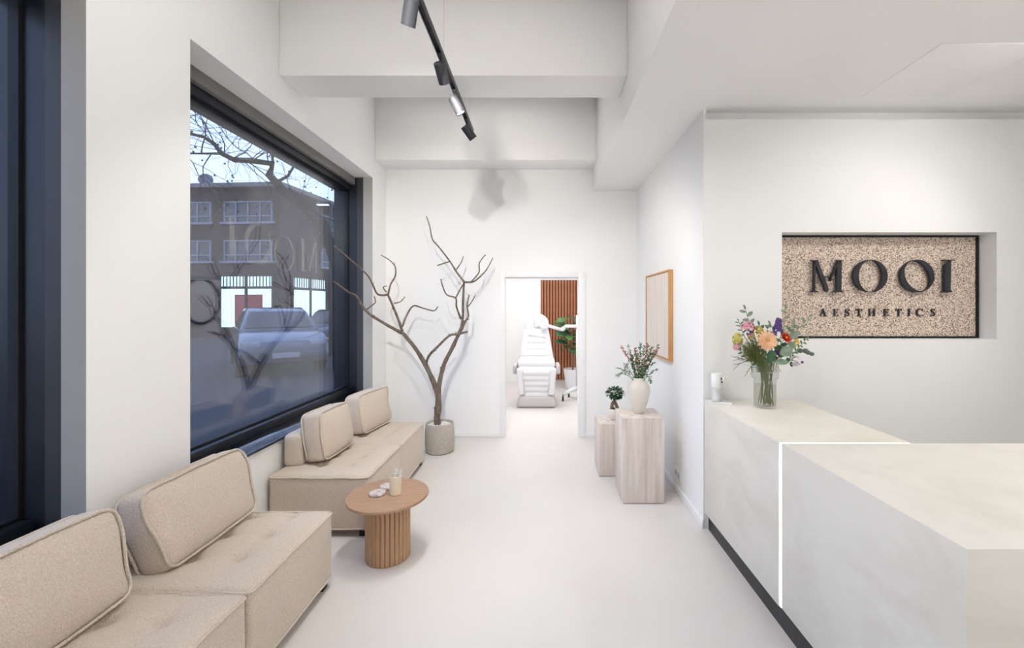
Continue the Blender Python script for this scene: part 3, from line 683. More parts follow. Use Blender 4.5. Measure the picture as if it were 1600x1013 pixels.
def sprig(base, tip, label, group, blossom=None, leafcol='leaf', bow=(0, 0, 0), ll=.028, lw=.010, start=.55, cnt=26, bl=(.45, 1), bcount=26, bsize=.006):
    t = thing('blossom_sprig' if blossom else 'leafy_sprig', label, 'sprig', base, group); P = bez(base, tip, bow)
    MB().tube(P, [.0022] * 5 + [.0016] * 3, 5).build('stem', M['stem'], t)
    def on(f):
        f = min(.999, max(0, f)) * 7; i = int(f); return P[i].lerp(P[i + 1], f - i), (P[i + 1] - P[i]).normalized()
    b = MB()
    for k in range(cnt):
        p, dd = on(start + (1 - start) * rg.random()); side = Vector((rg.uniform(-1, 1), rg.uniform(-1, 1), rg.uniform(-.2, .6)))
        b.leaf(Matrix.Translation(p) @ frame_to(dd * .6 + side, (rg.uniform(-.6, .6), -.5, 1)), ll * rg.uniform(.7, 1.2), lw * rg.uniform(.8, 1.2), .3, 3)
    if cnt: b.build('leaves', M[leafcol], t, smooth=True, kind='stuff')
    if blossom:
        b = MB()
        for k in range(bcount):
            p, dd = on(bl[0] + (bl[1] - bl[0]) * (k + rg.random()) / bcount)
            b.ball(p + Vector((rg.uniform(-1, 1), rg.uniform(-1, 1), rg.uniform(-1, 1))) * .008, bsize * rg.uniform(.7, 1.2), 6, 4, (1, 1, 1.2))
        b.build('blossoms', M[blossom], t, smooth=True, kind='stuff')
GV = 'sprigs in the ivory vase'
vb = (VXc, VYc, VZ + .215)
def vp(zx, zy, Y): return at(930 + zx * .158, 520 + zy * .158, Y)
sprig(vb, vp(258, 140, 3.58), 'thin rose pink sprig standing out alone at the outer side of the ivory vase', GV, 'pinkdk', cnt=6, bow=(.01, 0, .02), bl=(.6, 1), bsize=.005)
sprig(vb, vp(395, 160, 3.56), 'rose pink blossom sprig rising behind the lone thin sprig in the ivory vase', GV, 'pinkdk', cnt=26)
sprig(vb, vp(525, 118, 3.62), 'tallest pink blossom sprig in the middle of the ivory vase', GV, 'pinkdk', cnt=26)
sprig(vb, vp(625, 155, 3.64), 'pink blossom sprig leaning towards the framed picture', GV, 'pinkdk', cnt=24, bow=(-.01, 0, .01))
for tip, y, wh in (((330, 135), 3.62, 'on the window side of the ivory vase'), ((450, 108), 3.66, 'rising tallest at the back of the ivory vase'), ((490, 135), 3.54, 'just in front of the tallest pink sprig'), ((560, 150), 3.70, 'at the back, towards the framed picture'), ((615, 125), 3.6, 'reaching over the picture frame corner'), ((420, 220), 3.5, 'low at the front of the ivory vase'), ((520, 230), 3.48, 'low at the front on the wall side of the ivory vase'), ((360, 240), 3.66, 'short, low at the back of the ivory vase')):
    sprig(vb, vp(*tip, y), 'green budded sprig ' + wh, GV, 'pink', cnt=70, ll=.026, lw=.011, start=.25, bsize=.0042, bcount=12)
for tip, bw, wh in (((215, 425), (-.01, 0, .06), 'drooping lowest'), ((240, 355), (0, 0, .03), 'standing out level'), ((300, 320), (0, 0, .02), 'slanting up')):
    sprig(vb, vp(*tip, 3.52), 'grey green leaf sprig %s on the window side of the ivory vase' % wh, GV, None, 'euc', bw, .042, .009, .45, 20)
for tip, bw, wh in (((545, 485), (.02, -.02, .07), 'hanging down over the shoulder'), ((600, 370), (.0, -.02, .03), 'standing out level'), ((570, 300), (0, 0, 0), 'slanting up')):
    sprig(vb, vp(*tip, 3.5), 'green leaf sprig %s on the wall side of the ivory vase' % wh, GV, None, 'leaf', bw, .034, .010, .45, 18)
# ================================================================== BONSAI
BX, BY, BZ = .700, 4.135, .4955
bp_ = thing('bonsai_bowl', 'small round ivory bowl on the low plinth', 'bowl', (BX, BY, BZ))
MB().lathe([(.030, BZ), (.036, BZ + .004), (.055, BZ + .035), (.060, BZ + .065), (.056, BZ + .10), (.050, BZ + .112), (.046, BZ + .108), (.046, BZ + .096), (0, BZ + .096)], (BX, BY, 0), 36).build('bowl_body', M['ivory'], bp_, smooth=True, auto=60)
MB().lathe([(.045, BZ + .097), (.044, BZ + .100), (0, BZ + .104)], (BX, BY, 0), 24).build('soil', M['soil'], bp_)
bo = thing('bonsai_tree', 'tiny bonsai with a thick bent trunk and round green crown', 'bonsai', (BX, BY, BZ + .10))
zb = BZ + .10
MB().tube([(BX - .012, BY, zb - .0), (BX - .024, BY, zb + .03), (BX - .018, BY, zb + .06), (BX, BY, zb + .085), (BX + .006, BY, zb + .12)], [.018, .017, .016, .015, .008], 10).build('trunk', M['ficus'], bo, smooth=True)
MB().tube([(BX + .038, BY - .01, zb - .0), (BX + .026, BY - .005, zb + .03), (BX + .012, BY, zb + .06), (BX + .002, BY, zb + .09)], [.012, .015, .017, .013], 10).build('trunk_root', M['ficus'], bo, smooth=True)
b = MB(); cc = Vector((BX + .008, BY, zb + .165))
for k in range(430):
    dd = Vector((rg.gauss(0, 1), rg.gauss(0, 1), rg.gauss(0, 1))).normalized(); q = rg.uniform(.2, 1) ** .5
    p = cc + Vector((dd.x * .085, dd.y * .075, dd.z * .05)) * q
    b.leaf(Matrix.Translation(p) @ frame_to(dd + Vector((rg.uniform(-.6, .6), rg.uniform(-.6, .6), -.1)), dd + Vector((0, 0, .6))), rg.uniform(.022, .032), rg.uniform(.013, .018), .2, 3)
b.build('crown_leaves', M['leafdark'], bo, smooth=True, kind='stuff')
# ================================================================== COUNTER: DISPENSER, VASE, FLOWERS
CT = .9335
ds = thing('soap_dispenser', 'white touchless soap dispenser standing on the counter near the wall corner', 'dispenser', (1.235, 2.96, CT))
T = Matrix.Translation((1.262, 2.930, CT)) @ Matrix.Rotation(R(-38), 4, 'Z')
b = MB(); b.box(-.055, .055, -.032, .032, 0, .006, T); b.build('base_plate', M['white'], ds, bevel=.002)
MB().lathe([(.034, .006), (.035, .010), (.035, .100), (.034, .102), (0, .102)], (1.222, 2.967, CT), 32).build('soap_bottle', M['frosted'], ds, smooth=True, auto=40)
MB().lathe([(.026, .010), (.027, .012), (.027, .07), (0, .07)], (1.222, 2.967, CT), 24).build('soap', M['white'], ds, smooth=True, auto=40)
MB().lathe([(.035, .102), (.037, .105), (.037, .196), (.034, .200), (0, .200)], (1.222, 2.967, CT), 32).build('pump_head', M['white'], ds, smooth=True, auto=40)
b = MB(); b.box(.030, .058, -.012, .012, .158, .178, Matrix.Translation((1.222, 2.967, CT)) @ Matrix.Rotation(R(-42), 4, 'Z')); b.build('spout', M['white'], ds, bevel=.004)
for q, z in ((-.60, .145), (-.75, .168)):
    MB().ball((1.222 + .0385 * math.cos(q - .3), 2.967 + .0385 * math.sin(q - .3), CT + z), .006, 8, 5, (1, 1, 1.3)).build('sensor', M['black'], ds, smooth=True)
GX, GY = 1.478, 2.81
gv = thing('glass_vase', 'clear glass vase with a wide stepped collar, on the pale counter', 'vase', (GX, GY, CT))
MB().lathe([(0, .0005), (.064, .0005), (.068, .004), (.068, .188), (.080, .196), (.082, .202), (.082, .300), (.0805, .302), (.079, .300), (.079, .206), (.077, .200), (.065, .192), (.065, .018), (.060, .014), (0, .014)], (GX, GY, CT), 48).build('vase_glass', M['vglass'], gv, smooth=True, auto=40)
M['water'] = glass_mat('vase_water', (.96, .96, .93), .03)
MB().lathe([(0, .0145), (.063, .019), (.0645, .03), (.0645, .15), (0, .15)], (GX, GY, CT), 40).build('water', M['water'], gv, smooth=True, auto=40)
GB = 'cut flowers in the glass vase'
rb = random.Random(5)
def bqp(zx, zy, Y): return at(1080 + .2172 * zx, 460 + .2172 * zy, Y)
def stem_base():
    a = rb.random() * 6.28; q = rb.uniform(.012, .052); return Vector((GX + .012 + q * math.cos(a), GY + q * math.sin(a), CT + .022))
def stem_for(t, base, head, r_=.0021, m_='stem'):
    mid = Vector((GX + (head.x - GX) * .16 + rb.uniform(-.025, .025), GY + (head.y - GY) * .16 + rb.uniform(-.025, .025), CT + .22)); q = math.hypot(mid.x - GX, mid.y - GY)
    rim = Vector((GX + (head.x - GX) * .32, GY + (head.y - GY) * .32, CT + .305))
    P = [base, base.lerp(mid, .5), mid, rim, rim.lerp(head, .55) + Vector((0, 0, .01)), head]
    MB().tube(P, r_, 6).build('stem', M[m_], t, smooth=True)
def flower(label, name, head, facing, parts_fn):
    base = stem_base(); t = thing(name, label, 'flower', base, GB); stem_for(t, base, Vector(head)); parts_fn(t, Vector(head), Vector(facing).normalized()); return t
def petals(mb, c_, f, n, r0, l, w, lift, curl=.15, tw=0):
    T = Matrix.Translation(c_) @ f.to_track_quat('Z', 'Y').to_matrix().to_4x4()
    for k in range(n):
        a = 2 * math.pi * (k + tw) / n
        mb.leaf(T @ Matrix.Rotation(a, 4, 'Z') @ Matrix.Translation((0, r0, 0)) @ Matrix.Rotation(R(lift), 4, 'X'), l, w, curl, 4, .18)
def gerbera(t, h, f):
    b = MB()
    for n, r0, l, w, lf, tw in ((15, .012, .058, .017, 2, 0), (15, .012, .051, .016, 16, .5), (14, .010, .040, .013, 32, .2), (12, .008, .028, .010, 50, .6)): petals(b, h + f * .004, f, n, r0, l, w, lf, .12, tw)
    b.build('petals', M['peach'], t, smooth=True); b = MB(); T = Matrix.Translation(h) @ f.to_track_quat('Z', 'Y').to_matrix().to_4x4()
    b.lathe([(.020, 0), (.018, .010), (.010, .015), (0, .013)], n=18, M4=T); b.build('flower_centre', M['peachc'], t, smooth=True)
    b = MB(); b.lathe([(.003, -.016), (.014, -.010), (.018, 0), (0, .001)], n=14, M4=T); b.build('calyx', M['stem'], t, smooth=True)
def redf(t, h, f):
    b = MB()
    for n, r0, l, w, lf, tw in ((9, .003, .036, .026, 18, 0), (9, .003, .030, .022, 42, .5), (7, .002, .022, .016, 62, .2)): petals(b, h, f, n, r0, l, w, lf, -.2, tw)
    b.build('petals', M['red'], t, smooth=True); MB().ball(h + f * .012, .009, 8, 5).build('flower_centre', M['yellow'], t, smooth=True)
def spike(mt, wid, hgt, n, sz):
    def g(t, h, f):
        b = MB()
        for k in range(n):
            q = k / n; a = k * 2.4; rr = wid * (1 - .6 * q)
            c_ = h + f * (hgt * (q - .5)) + Vector((rr * math.cos(a), rr * math.sin(a), 0))
            petals(b, c_, Vector((math.cos(a), math.sin(a), .3)), 5, .001, sz, sz * .8, 25, .1)
        b.build('florets', M[mt], t, smooth=True)
    return g
def cluster(mt, r_, n, sz, sc=(1, 1, 1), pet=True):
    def g(t, h, f):
        b = MB()
        for k in range(n):
            dd = Vector((rb.gauss(0, 1), rb.gauss(0, 1) - .5, rb.gauss(0, 1) + .3)).normalized(); c_ = h + Vector((dd.x * sc[0], dd.y * sc[1], dd.z * sc[2])) * r_
            if pet: petals(b, c_, dd, 5, .001, sz, sz * .8, 25, .1)
            else: b.ball(c_, sz, 6, 4)
        b.build('florets', M[mt], t, smooth=True, kind='stuff' if n > 30 else None)
    return g
Yf = GY
flower('large peach gerbera facing out at the centre of the bouquet', 'peach_gerbera', bqp(545, 332, Yf - .13), (-.05, -1, .25), gerbera)
flower('bright red flower with a yellow middle, in the bouquet', 'red_flower', bqp(672, 318, Yf - .10), (.25, -1, .55), redf)
flower('purple flower spike standing highest in the bouquet', 'purple_delphinium', bqp(625, 222, Yf - .02), (.05, -.1, 1), spike('purple', .024, .085, 34, .013))
flower('dark purple floret cluster below the red flower', 'purple_floret_stem', bqp(612, 420, Yf - .10), (.05, -.6, 1), spike('purple', .016, .03, 14, .011))
flower('small purple cluster just behind the peach gerbera', 'purple_floret_stem', bqp(600, 282, Yf - .05), (.05, -.6, 1), spike('purple', .012, .03, 12, .010))
flower('pink stock flower with a purple touch above the yellow yarrow', 'pink_stock', bqp(408, 238, Yf - .03), (-.1, -.3, 1), cluster('pink', .036, 26, .017, (1, .8, .9)))
flower('lilac florets tucked under the pink stock flower', 'lilac_floret_stem', bqp(420, 282, Yf - .06), (-.1, -.3, 1), cluster('purple', .016, 9, .011))
flower('flat pale yellow yarrow head at the outer side of the bouquet', 'yellow_yarrow', bqp(333, 326, Yf - .04), (-.5, -.7, .4), cluster('yarrow', .030, 90, .008, (1, .7, 1.35), False))
flower('small pink scabious hanging below the yellow yarrow', 'pink_scabious', bqp(328, 380, Yf - .05), (-.5, -.8, -.1), cluster('pink', .018, 14, .012))
flower('golden yellow floret cluster between pink stock and gerbera', 'yellow_floret_stem', bqp(478, 258, Yf - .04), (0, -.3, 1), cluster('yellow', .028, 26, .012, (1.1, .8, .8)))
flower('orange yellow buds just below the pink stock flower', 'yellow_floret_stem', bqp(432, 305, Yf - .09), (0, -.5, .8), cluster('peachc', .018, 14, .010))
flower('small yellow flower behind the big round eucalyptus leaf', 'yellow_flower', bqp(750, 345, Yf - .04), (.5, -.8, .4), cluster('yellow', .018, 12, .012))
flower('white and lilac flower hanging low at the wall side of the bouquet', 'lilac_flower', bqp(752, 480, Yf - .06), (.5, -.8, -.3), lambda t, h, f: (cluster('paleflower', .024, 12, .018)(t, h, f), MB().ball(h + Vector((.024, -.03, -.004)), .009, 7, 5).build('flower_centre', M['purple'], t, smooth=True)))
# foliage stems: every leaf a part
def foliage(label, name, path, leaves, mt, stem='stem', cat='foliage'):
    base = stem_base(); t = thing(name, label, cat, base, GB); stem_for(t, base, Vector(path[0]), .0025, stem)
    if len(path) > 1: MB().tube(path, [.0022] * (len(path) - 1) + [.0012], 6).build('twig', M[stem], t, smooth=True)
    for (p, d_, n_, l, w_) in leaves:
        b = MB(); b.leaf(Matrix.Translation(p) @ frame_to(d_, n_), l, w_, .15, 5, .1, lambda q: math.sin(math.pi * (.03 + .96 * q)) ** .6); b.build('leaf', M[mt], t, smooth=True)
    return t
def sprig_leaves(path, n, l, w_, spread=.9, tip=True):
    out = []; P = [Vector(p) for p in path]
    for k in range(n):
        f = (k + .3) / n * (len(P) - 1); i = int(f); p = P[i].lerp(P[i + 1], f - i); dd = (P[i + 1] - P[i]).normalized()
        s = 1 if k % 2 else -1; side = dd.cross(Vector((0, -1, 0))).normalized() * s
        out.append((p, dd * .5 + side * spread + Vector((0, rb.uniform(-.4, .2), 0)), (rb.uniform(-.3, .3), -1, .5), l * rb.uniform(.8, 1.15), w_ * rb.uniform(.85, 1.1)))
    if tip: out.append((P[-1], P[-1] - P[-2], (0, -1, .5), l * .8, w_ * .7))
    return out
pa = [bqp(440, 240, Yf), bqp(410, 180, Yf), bqp(390, 110, Yf + .01)]
foliage('grey green eucalyptus sprig rising above the pink stock flower', 'eucalyptus_sprig', pa, sprig_leaves(pa, 5, .044, .024), 'euc')
pa = [bqp(380, 300, Yf), bqp(360, 240, Yf), bqp(342, 195, Yf + .01)]
foliage('small leafed green sprig between yellow yarrow and pink stock', 'leafy_sprig', pa, sprig_leaves(pa, 7, .030, .010), 'leaf')
pa = [bqp(660, 270, Yf), bqp(672, 200, Yf + .02), bqp(680, 110, Yf + .03)]
foliage('eucalyptus sprig standing before the edge of the stone sign', 'eucalyptus_sprig', pa, sprig_leaves(pa, 5, .042, .018), 'euc')
pa = [bqp(690, 330, Yf), bqp(760, 260, Yf + .02), bqp(850, 165, Yf + .03)]
foliage('long eucalyptus sprig reaching farthest over the stone sign', 'eucalyptus_sprig', pa, sprig_leaves(pa, 8, .042, .024, .7), 'euc')
pa = [bqp(500, 330, Yf), bqp(530, 280, Yf - .02), bqp(560, 235, Yf)]
foliage('dark leaf sprig between the gerbera and the purple spike', 'leafy_sprig', pa, sprig_leaves(pa, 5, .036, .020, 1.1), 'leafdark')
pa = [bqp(590, 300, Yf - .02), bqp(585, 240, Yf), bqp(570, 215, Yf)]
foliage('pair of broad grey leaves beside the purple spike', 'leafy_sprig', pa, sprig_leaves(pa, 3, .034, .026, 1.0), 'euc')
pa = [bqp(500, 470, Yf - .02), bqp(480, 400, Yf - .05), bqp(455, 330, Yf - .04)]
foliage('soft green leaf sprig rising through the feathery filler', 'leafy_sprig', pa, sprig_leaves(pa, 9, .040, .014, .8), 'leaf')
pa = [bqp(620, 470, Yf - .02), bqp(640, 400, Yf - .03), bqp(650, 300, Yf - .02)]
foliage('green leaf sprig between the peach gerbera and the red flower', 'leafy_sprig', pa, sprig_leaves(pa, 8, .046, .022, .9), 'leafdark')
pa = [bqp(560, 480, Yf + .05), bqp(520, 360, Yf + .06), bqp(490, 225, Yf + .06)]
foliage('dark green leaf sprig at the back, above the golden florets', 'leafy_sprig', pa, sprig_leaves(pa, 8, .044, .022, .9), 'leafdark')
pa = [bqp(640, 460, Yf + .04), bqp(700, 340, Yf + .05), bqp(735, 215, Yf + .06)]
foliage('eucalyptus sprig behind the red flower', 'eucalyptus_sprig', pa, sprig_leaves(pa, 8, .048, .030, .9), 'euc')
pa = [bqp(470, 500, Yf - .04), bqp(400, 440, Yf - .06), bqp(345, 400, Yf - .06)]
foliage('drooping green leaf sprig just below the pink scabious', 'leafy_sprig', pa, sprig_leaves(pa, 8, .036, .013, .8), 'leaf')
pc = bqp(690, 395, Yf - .12)
foliage('big round eucalyptus leaves low in front of the bouquet', 'eucalyptus_sprig', [bqp(640, 470, Yf - .08), pc],
        [(bqp(640, 430, Yf - .13), (1, -.1, .45), (0, -1, .3), .088, .066), (bqp(690, 350, Yf - .1), (1, -.1, -.45), (.2, -1, .5), .066, .048), (bqp(600, 490, Yf - .12), (1, -.2, .1), (0, -1, .6), .088, .040), (bqp(680, 300, Yf - .07), (1, .1, -.35), (0, -1, .3), .06, .046), (bqp(720, 300, Yf - .05), (.9, .0, .25), (0, -1, .3), .055, .04)], 'euc')
foliage('dark green lobed leaves directly below the gerbera', 'leafy_sprig', [bqp(560, 480, Yf - .1), bqp(570, 430, Yf - .12)],
        [(bqp(575, 400, Yf - .13), (-.15, -.2, -1), (0, -1, .2), .088, .046), (bqp(560, 405, Yf - .12), (.6, -.2, -.6), (0, -1, .2), .06, .04), (bqp(590, 380, Yf - .1), (1, -.1, -.25), (0, -1, .2), .07, .045)], 'leafdark')
pa = [bqp(690, 480, Yf), bqp(760, 400, Yf - .02), bqp(835, 315, Yf)]
foliage('green budded stem slanting out below the yellow flower', 'leafy_sprig', pa, sprig_leaves(pa, 14, .026, .014, .9), 'leaf')
t = foliage('grey seed pod stem at the farthest side of the bouquet', 'pod_stem', [bqp(700, 430, Yf), bqp(780, 405, Yf + .01), bqp(870, 430, Yf)], [], 'euc')
for zx, zy, r_ in ((785, 406, .017), (823, 408, .018), (842, 420, .015), (868, 430, .014)): MB().ball(bqp(zx, zy, Yf - .005), r_, 9, 6, (1.15, .9, .95)).build('pod', M['berry'], t, smooth=True)
for zx, zy in ((716, 510), (690, 480)): MB().leaf(Matrix.Translation(bqp(zx, zy - 25, Yf - .05)) @ frame_to((.2, -.2, -1), (0, -1, .3)), .036, .026).build('leaf', M['leafdark'], t, smooth=True)
# moss green ferny mass and thin twigs
t = thing('fern_bunch', 'feathery moss green filler between yellow yarrow and gerbera', 'foliage', stem_base(), GB)
stem_for(t, parent_world(t), bqp(480, 440, Yf - .04), .004); b = MB(); root = bqp(500, 520, Yf - .03)
for k in range(420):
    tip = bqp(rb.gauss(430, 46), rb.gauss(395, 44), Yf - rb.uniform(-.02, .12)); s0 = root.lerp(tip, rb.uniform(.25, .7))
    b.tube([s0, s0.lerp(tip, .5) + Vector((rb.uniform(-.012, .012), 0, .006)), tip], [.0014, .0012, .0006], 3, caps=False)
b.build('fronds', M['fern'], t, kind='stuff')
t = thing('fern_bunch', 'thin yellow green grass blades spilling over the vase rim below the gerbera', 'foliage', stem_base(), GB)
stem_for(t, parent_world(t), bqp(520, 470, Yf - .04), .004); b = MB()
for k in range(130):
    s0 = bqp(rb.gauss(530, 30), 560, Yf - rb.uniform(0, .07)); tip = bqp(rb.gauss(500, 45), rb.gauss(420, 35), Yf - rb.uniform(.02, .13))
    b.tube([s0, s0.lerp(tip, .5) + Vector((rb.uniform(-.02, .02), 0, .0)), tip], [.0016, .0014, .0006], 3, caps=False)
b.build('fronds', M['stem'], t, kind='stuff')
def twigs(label, specs):
    t = thing('bare_twig', label, 'twig', stem_base(), GB); stem_for(t, parent_world(t), bqp(*specs[0][0], Yf - .03), .0022, 'twig')
    for s_ in specs:
        MB().tube([bqp(x, y, Yf - .03 - .02 * i) for i, (x, y) in enumerate(s_)], [.0024] + [.0016] * (len(s_) - 2) + [.0009], 5).build('twig', M['twig'], t, smooth=True)
twigs('thin bare twig spreading sideways below the yellow yarrow', [[(470, 490), (410, 475), (350, 465), (285, 443)], [(410, 475), (350, 500), (300, 548)], [(380, 472), (330, 448), (305, 455)], [(360, 497), (325, 505), (298, 500)], [(350, 465), (300, 480)]])
twigs('thin bare twig drooping beside the vase collar', [[(470, 480), (430, 520), (385, 592)], [(430, 520), (438, 560), (425, 580)], [(408, 555), (395, 560)]])
# ================================================================== TREATMENT ROOM
s_ = struct(MB().box(-1.75, -1.6, YB + .15, 9.2, 0, 2.85), 'wall_treatment_left', M['wall'])
struct(MB().box(1.36, 1.5, YB + .15, 9.2, 0, 2.85), 'wall_treatment_right', M['wall'])
struct(MB().box(-1.6, 1.36, 9.05, 9.2, 0, 2.85), 'wall_treatment_back', M['wall'])
struct(MB().box(-1.75, 1.5, YB + .15, 9.2, 2.85, 2.95), 'ceiling_treatment', M['ceil'])
sp = thing('slatted_panel', 'walnut slat wall panel behind the white treatment chair', 'wall panel', (.6, 9.03, 0))
MB().box(-.04, 1.34, 9.035, 9.049, .05, 2.84).build('backing', M['slatback'], sp)
me = None
for k in range(22):
    x = -.04 + .0315 + k * .0625
    if me is None: o = MB().box(x - .021, x + .021, 9.0, 9.035, .05, 2.84).build('slat', M['slatwood'], sp); me = o.data; x00 = x
    else: o = bpy.data.objects.new('slat', me); COL.objects.link(o); o.parent = sp; o.location = (x - x00, 0, 0)
# ring mirror that the window reflects
rm = thing('round_mirror', 'round black rimmed mirror on the treatment room wall, seen only in the window reflection', 'mirror', (1.36, 7.15, 1.70))
T = Matrix.Translation((1.355, 7.15, 1.70)) @ Matrix.Rotation(R(90), 4, 'Y')
MB().tube([T @ Vector((.38 * math.cos(a), .38 * math.sin(a), -.012)) for a in [2 * math.pi * k / 48 for k in range(48)]], .026, 8, closed=True).build('rim', M['black'], rm, smooth=True)
MB().lathe([(.37, -.012), (.37, -.004), (0, -.004)], n=48, M4=T).build('mirror_glass', M['white'], rm)
# treatment chair
CXc = -.06
tc_ = thing('treatment_chair', 'white adjustable treatment chair facing the doorway', 'treatment chair', (-.10, 7.0, 0))
def sb(name, c_, h, r_, n, m_, fn=None, rot=None):
    mb = soft_block(h, r_, n, fn); Rm = (rot or Matrix()).to_3x3(); mb.v = [tuple(Rm @ Vector(v) + Vector(c_)) for v in mb.v]
    return mb.build(name, M[m_], tc_, smooth=True, doubles=True)
def taper(k0, k1, hz):
    def fn(p):
        q = p.copy(); t_ = (p.z / hz + 1) / 2; q.x *= k0 + (k1 - k0) * t_; return q
    return fn
cx = -.10
sb('base', (cx, 7.05, .10), (.325, .38, .095), .05, (6, 6, 2), 'chairgrey', taper(1, .84, .095))
sb('column', (cx, 7.1, .34), (.20, .26, .17), .03, (3, 3, 2), 'chair')
sb('leg_rest', (cx, 6.75, .395), (.305, .06, .255), .055, (8, 3, 6), 'chair', taper(.82, 1.0, .255), Matrix.Rotation(R(8), 4, 'X'))
for k in range(5):
    sb('rib_pad', (cx, 6.690 + .012 * (4 - k) * .9 - .005, .21 + k * .088), (.19 + .008 * k, .035, .039), .03, (5, 2, 2), 'chair')
for s in (-1, 1):
    sb('side_bolster', (cx + s * .255, 6.705, .42), (.045, .055, .22), .042, (2, 2, 5), 'chair', None, Matrix.Rotation(R(s * 6), 4, 'Y'))
sb('seat', (cx, 7.0, .685), (.30, .28, .07), .055, (6, 6, 2), 'chair')
sb('backrest', (cx - .01, 7.36, .96), (.295, .065, .27), .06, (6, 3, 6), 'chair', taper(1.03, .72, .27), Matrix.Rotation(R(-12), 4, 'X'))
for k in range(4): sb('back_pad', (cx - .01, 7.285 + .024 * k, .80 + k * .105), (.235 - .025 * k, .035, .049), .03, (4, 2, 2), 'chair', None, Matrix.Rotation(R(-12), 4, 'X'))
def dome(p):
    q = p.copy(); 
    if q.z > -.03: q.x *= math.sqrt(max(.12, 1 - ((q.z + .03) / .185) ** 2))
    return q
sb('headrest', (cx - .005, 7.45, 1.335), (.21, .055, .145), .045, (8, 3, 8), 'chair', dome)
sb('head_pillow', (cx + .02, 7.392, 1.33), (.075, .03, .085), .029, (4, 2, 4), 'chair')
for s in (-1, 1): sb('armrest', (cx + s * .345, 6.93, .60), (.035, .20, .075), .032, (2, 5, 3), 'chairgrey')
MB().tube([(cx - .14, 7.22, 1.13), (cx + .1, 7.19, 1.10), (cx + .15, 7.2, 1.08)], .022, 8).build('neck_roll', M['chair'], tc_, smooth=True)
# magnifier lamp on trolley
ml = thing('lamp_trolley', 'white jointed lamp on a wheeled stand beside the treatment chair', 'lamp', (.50, 7.3, 0))
Q = lambda zx, zy, Y=7.3: at(770 + .2963 * zx, 410 + .2963 * zy, Y)
MB().tube([Q(275, 330), Q(365, 357)], .028, 10).build('arm', M['chair'], ml, smooth=True)
MB().tube([Q(365, 357), Q(385, 338), Q(440, 338), Q(447, 350)], .030, 10).build('arm', M['chair'], ml, smooth=True)
MB().ball(Q(370, 352), .04, 12, 8).build('joint', M['chair'], ml, smooth=True)
T = Matrix.Translation(Q(270, 335)) @ Matrix.Rotation(R(70), 4, 'X')
MB().lathe([(0, -.02), (.06, -.02), (.075, 0), (.06, .02), (0, .02)], n=28, M4=T).build('lamp_ring', M['chair'], ml, smooth=True)
px0 = Q(447, 350).x
MB().tube([(px0, 7.3, .20), (px0, 7.3, 1.46)], .028, 12).build('post', M['chair'], ml, smooth=True)
for dx, dy in ((-.26, -.12), (.2, -.22), (-.14, .2), (.2, .18)):
    MB().tube([(px0, 7.3, .20), (px0 + dx * .5, 7.3 + dy * .5, .17), (px0 + dx, 7.3 + dy, .10)], [.04, .035, .026], 10).build('foot', M['chair'], ml, smooth=True)
    b = MB(); b.lathe([(.038, -.014), (.038, .014)], n=18, M4=Matrix.Translation((px0 + dx, 7.3 + dy, .0385)) @ Matrix.Rotation(R(90), 4, 'Y') ); b.tube([(px0 + dx, 7.3 + dy, .04), (px0 + dx, 7.3 + dy, .10)], .008, 6)
    b.build('caster', M['black'], ml, smooth=True, auto=40)
# fiddle leaf fig
fx, fy = .585, 8.30
fp = thing('fig_pot', 'white tapered pot in front of the walnut slats', 'pot', (fx, fy, 0))
MB().lathe([(.11, .002), (.13, .01), (.175, .38), (.172, .39), (.16, .385), (.155, .34), (0, .34)], (fx, fy, 0), 36).build('pot_body', M['chair'], fp, smooth=True, auto=50)
MB().lathe([(.154, .341), (.15, .348), (0, .352)], (fx, fy, 0), 24).build('soil', M['soil'], fp)
ft = thing('fiddle_leaf_fig', 'fiddle leaf fig with big glossy leaves behind the lamp arm', 'plant', (fx, fy, .35))
MB().tube([(fx, fy, .345), (fx + .01, fy, .6), (fx - .03, fy, .9), (fx - .05, fy, 1.3)], [.014, .012, .010, .006], 8).build('stem', M['ficus'], ft, smooth=True)
rf = random.Random(3)
for k in range(34):
    z = .78 + .60 * (k / 34) + rf.uniform(-.03, .03); a = k * 2.4; p = Vector((fx - .045 * (z / 1.2), fy, z)); out = Vector((math.cos(a), math.sin(a), rf.uniform(-.15, .5)))
    b = MB(); b.leaf(Matrix.Translation(p + out * .06) @ frame_to(out, (out.x * -.4, -.7 + out.y * -.4, .8)), rf.uniform(.20, .28), rf.uniform(.14, .19), .3, 6, .1, lambda q: (.55 + .45 * q) * math.sin(math.pi * (.05 + .93 * q)) ** .55)
    b.tube([p, p + out * .065], .004, 5); b.build('leaf', M['leafdark' if k % 3 else 'leaf'], ft, smooth=True)
# ================================================================== STREET
g = struct(MB().box(-60, -2.36, -20, 70, -.14, -.02), 'street', M['asphalt'])
struct(MB().box(-4.6, -2.37, -20, 60, -.02, .06), 'sidewalk', M['paving'])
bd = thing('brick_building', 'brown brick corner building with white windows across the street', 'building', (-16, 26, 0))
bx, by, bz = -13.7, 22.0, 7.85
e1 = Vector((-12.9, 27.3, 0)) - Vector((bx, by, 0)); e1.normalize()
e0 = Vector((-1, .06, 0)).normalized()
far1 = Vector((bx, by, 0)) + e1 * 16; far0 = Vector((bx, by, 0)) + e0 * 20
P4 = [Vector((bx, by, 0)), far1, far1 + e0 * 20, far0]
b = MB(); b.add([p + Vector((0, 0, -.02)) for p in P4] + [p + Vector((0, 0, bz)) for p in P4], [(0, 1, 2, 3), (4, 5, 6, 7), (0, 1, 5, 4), (1, 2, 6, 5), (2, 3, 7, 6), (3, 0, 4, 7)]); b.build('wall', M['brick'], bd)
b = MB(); o_ = .25
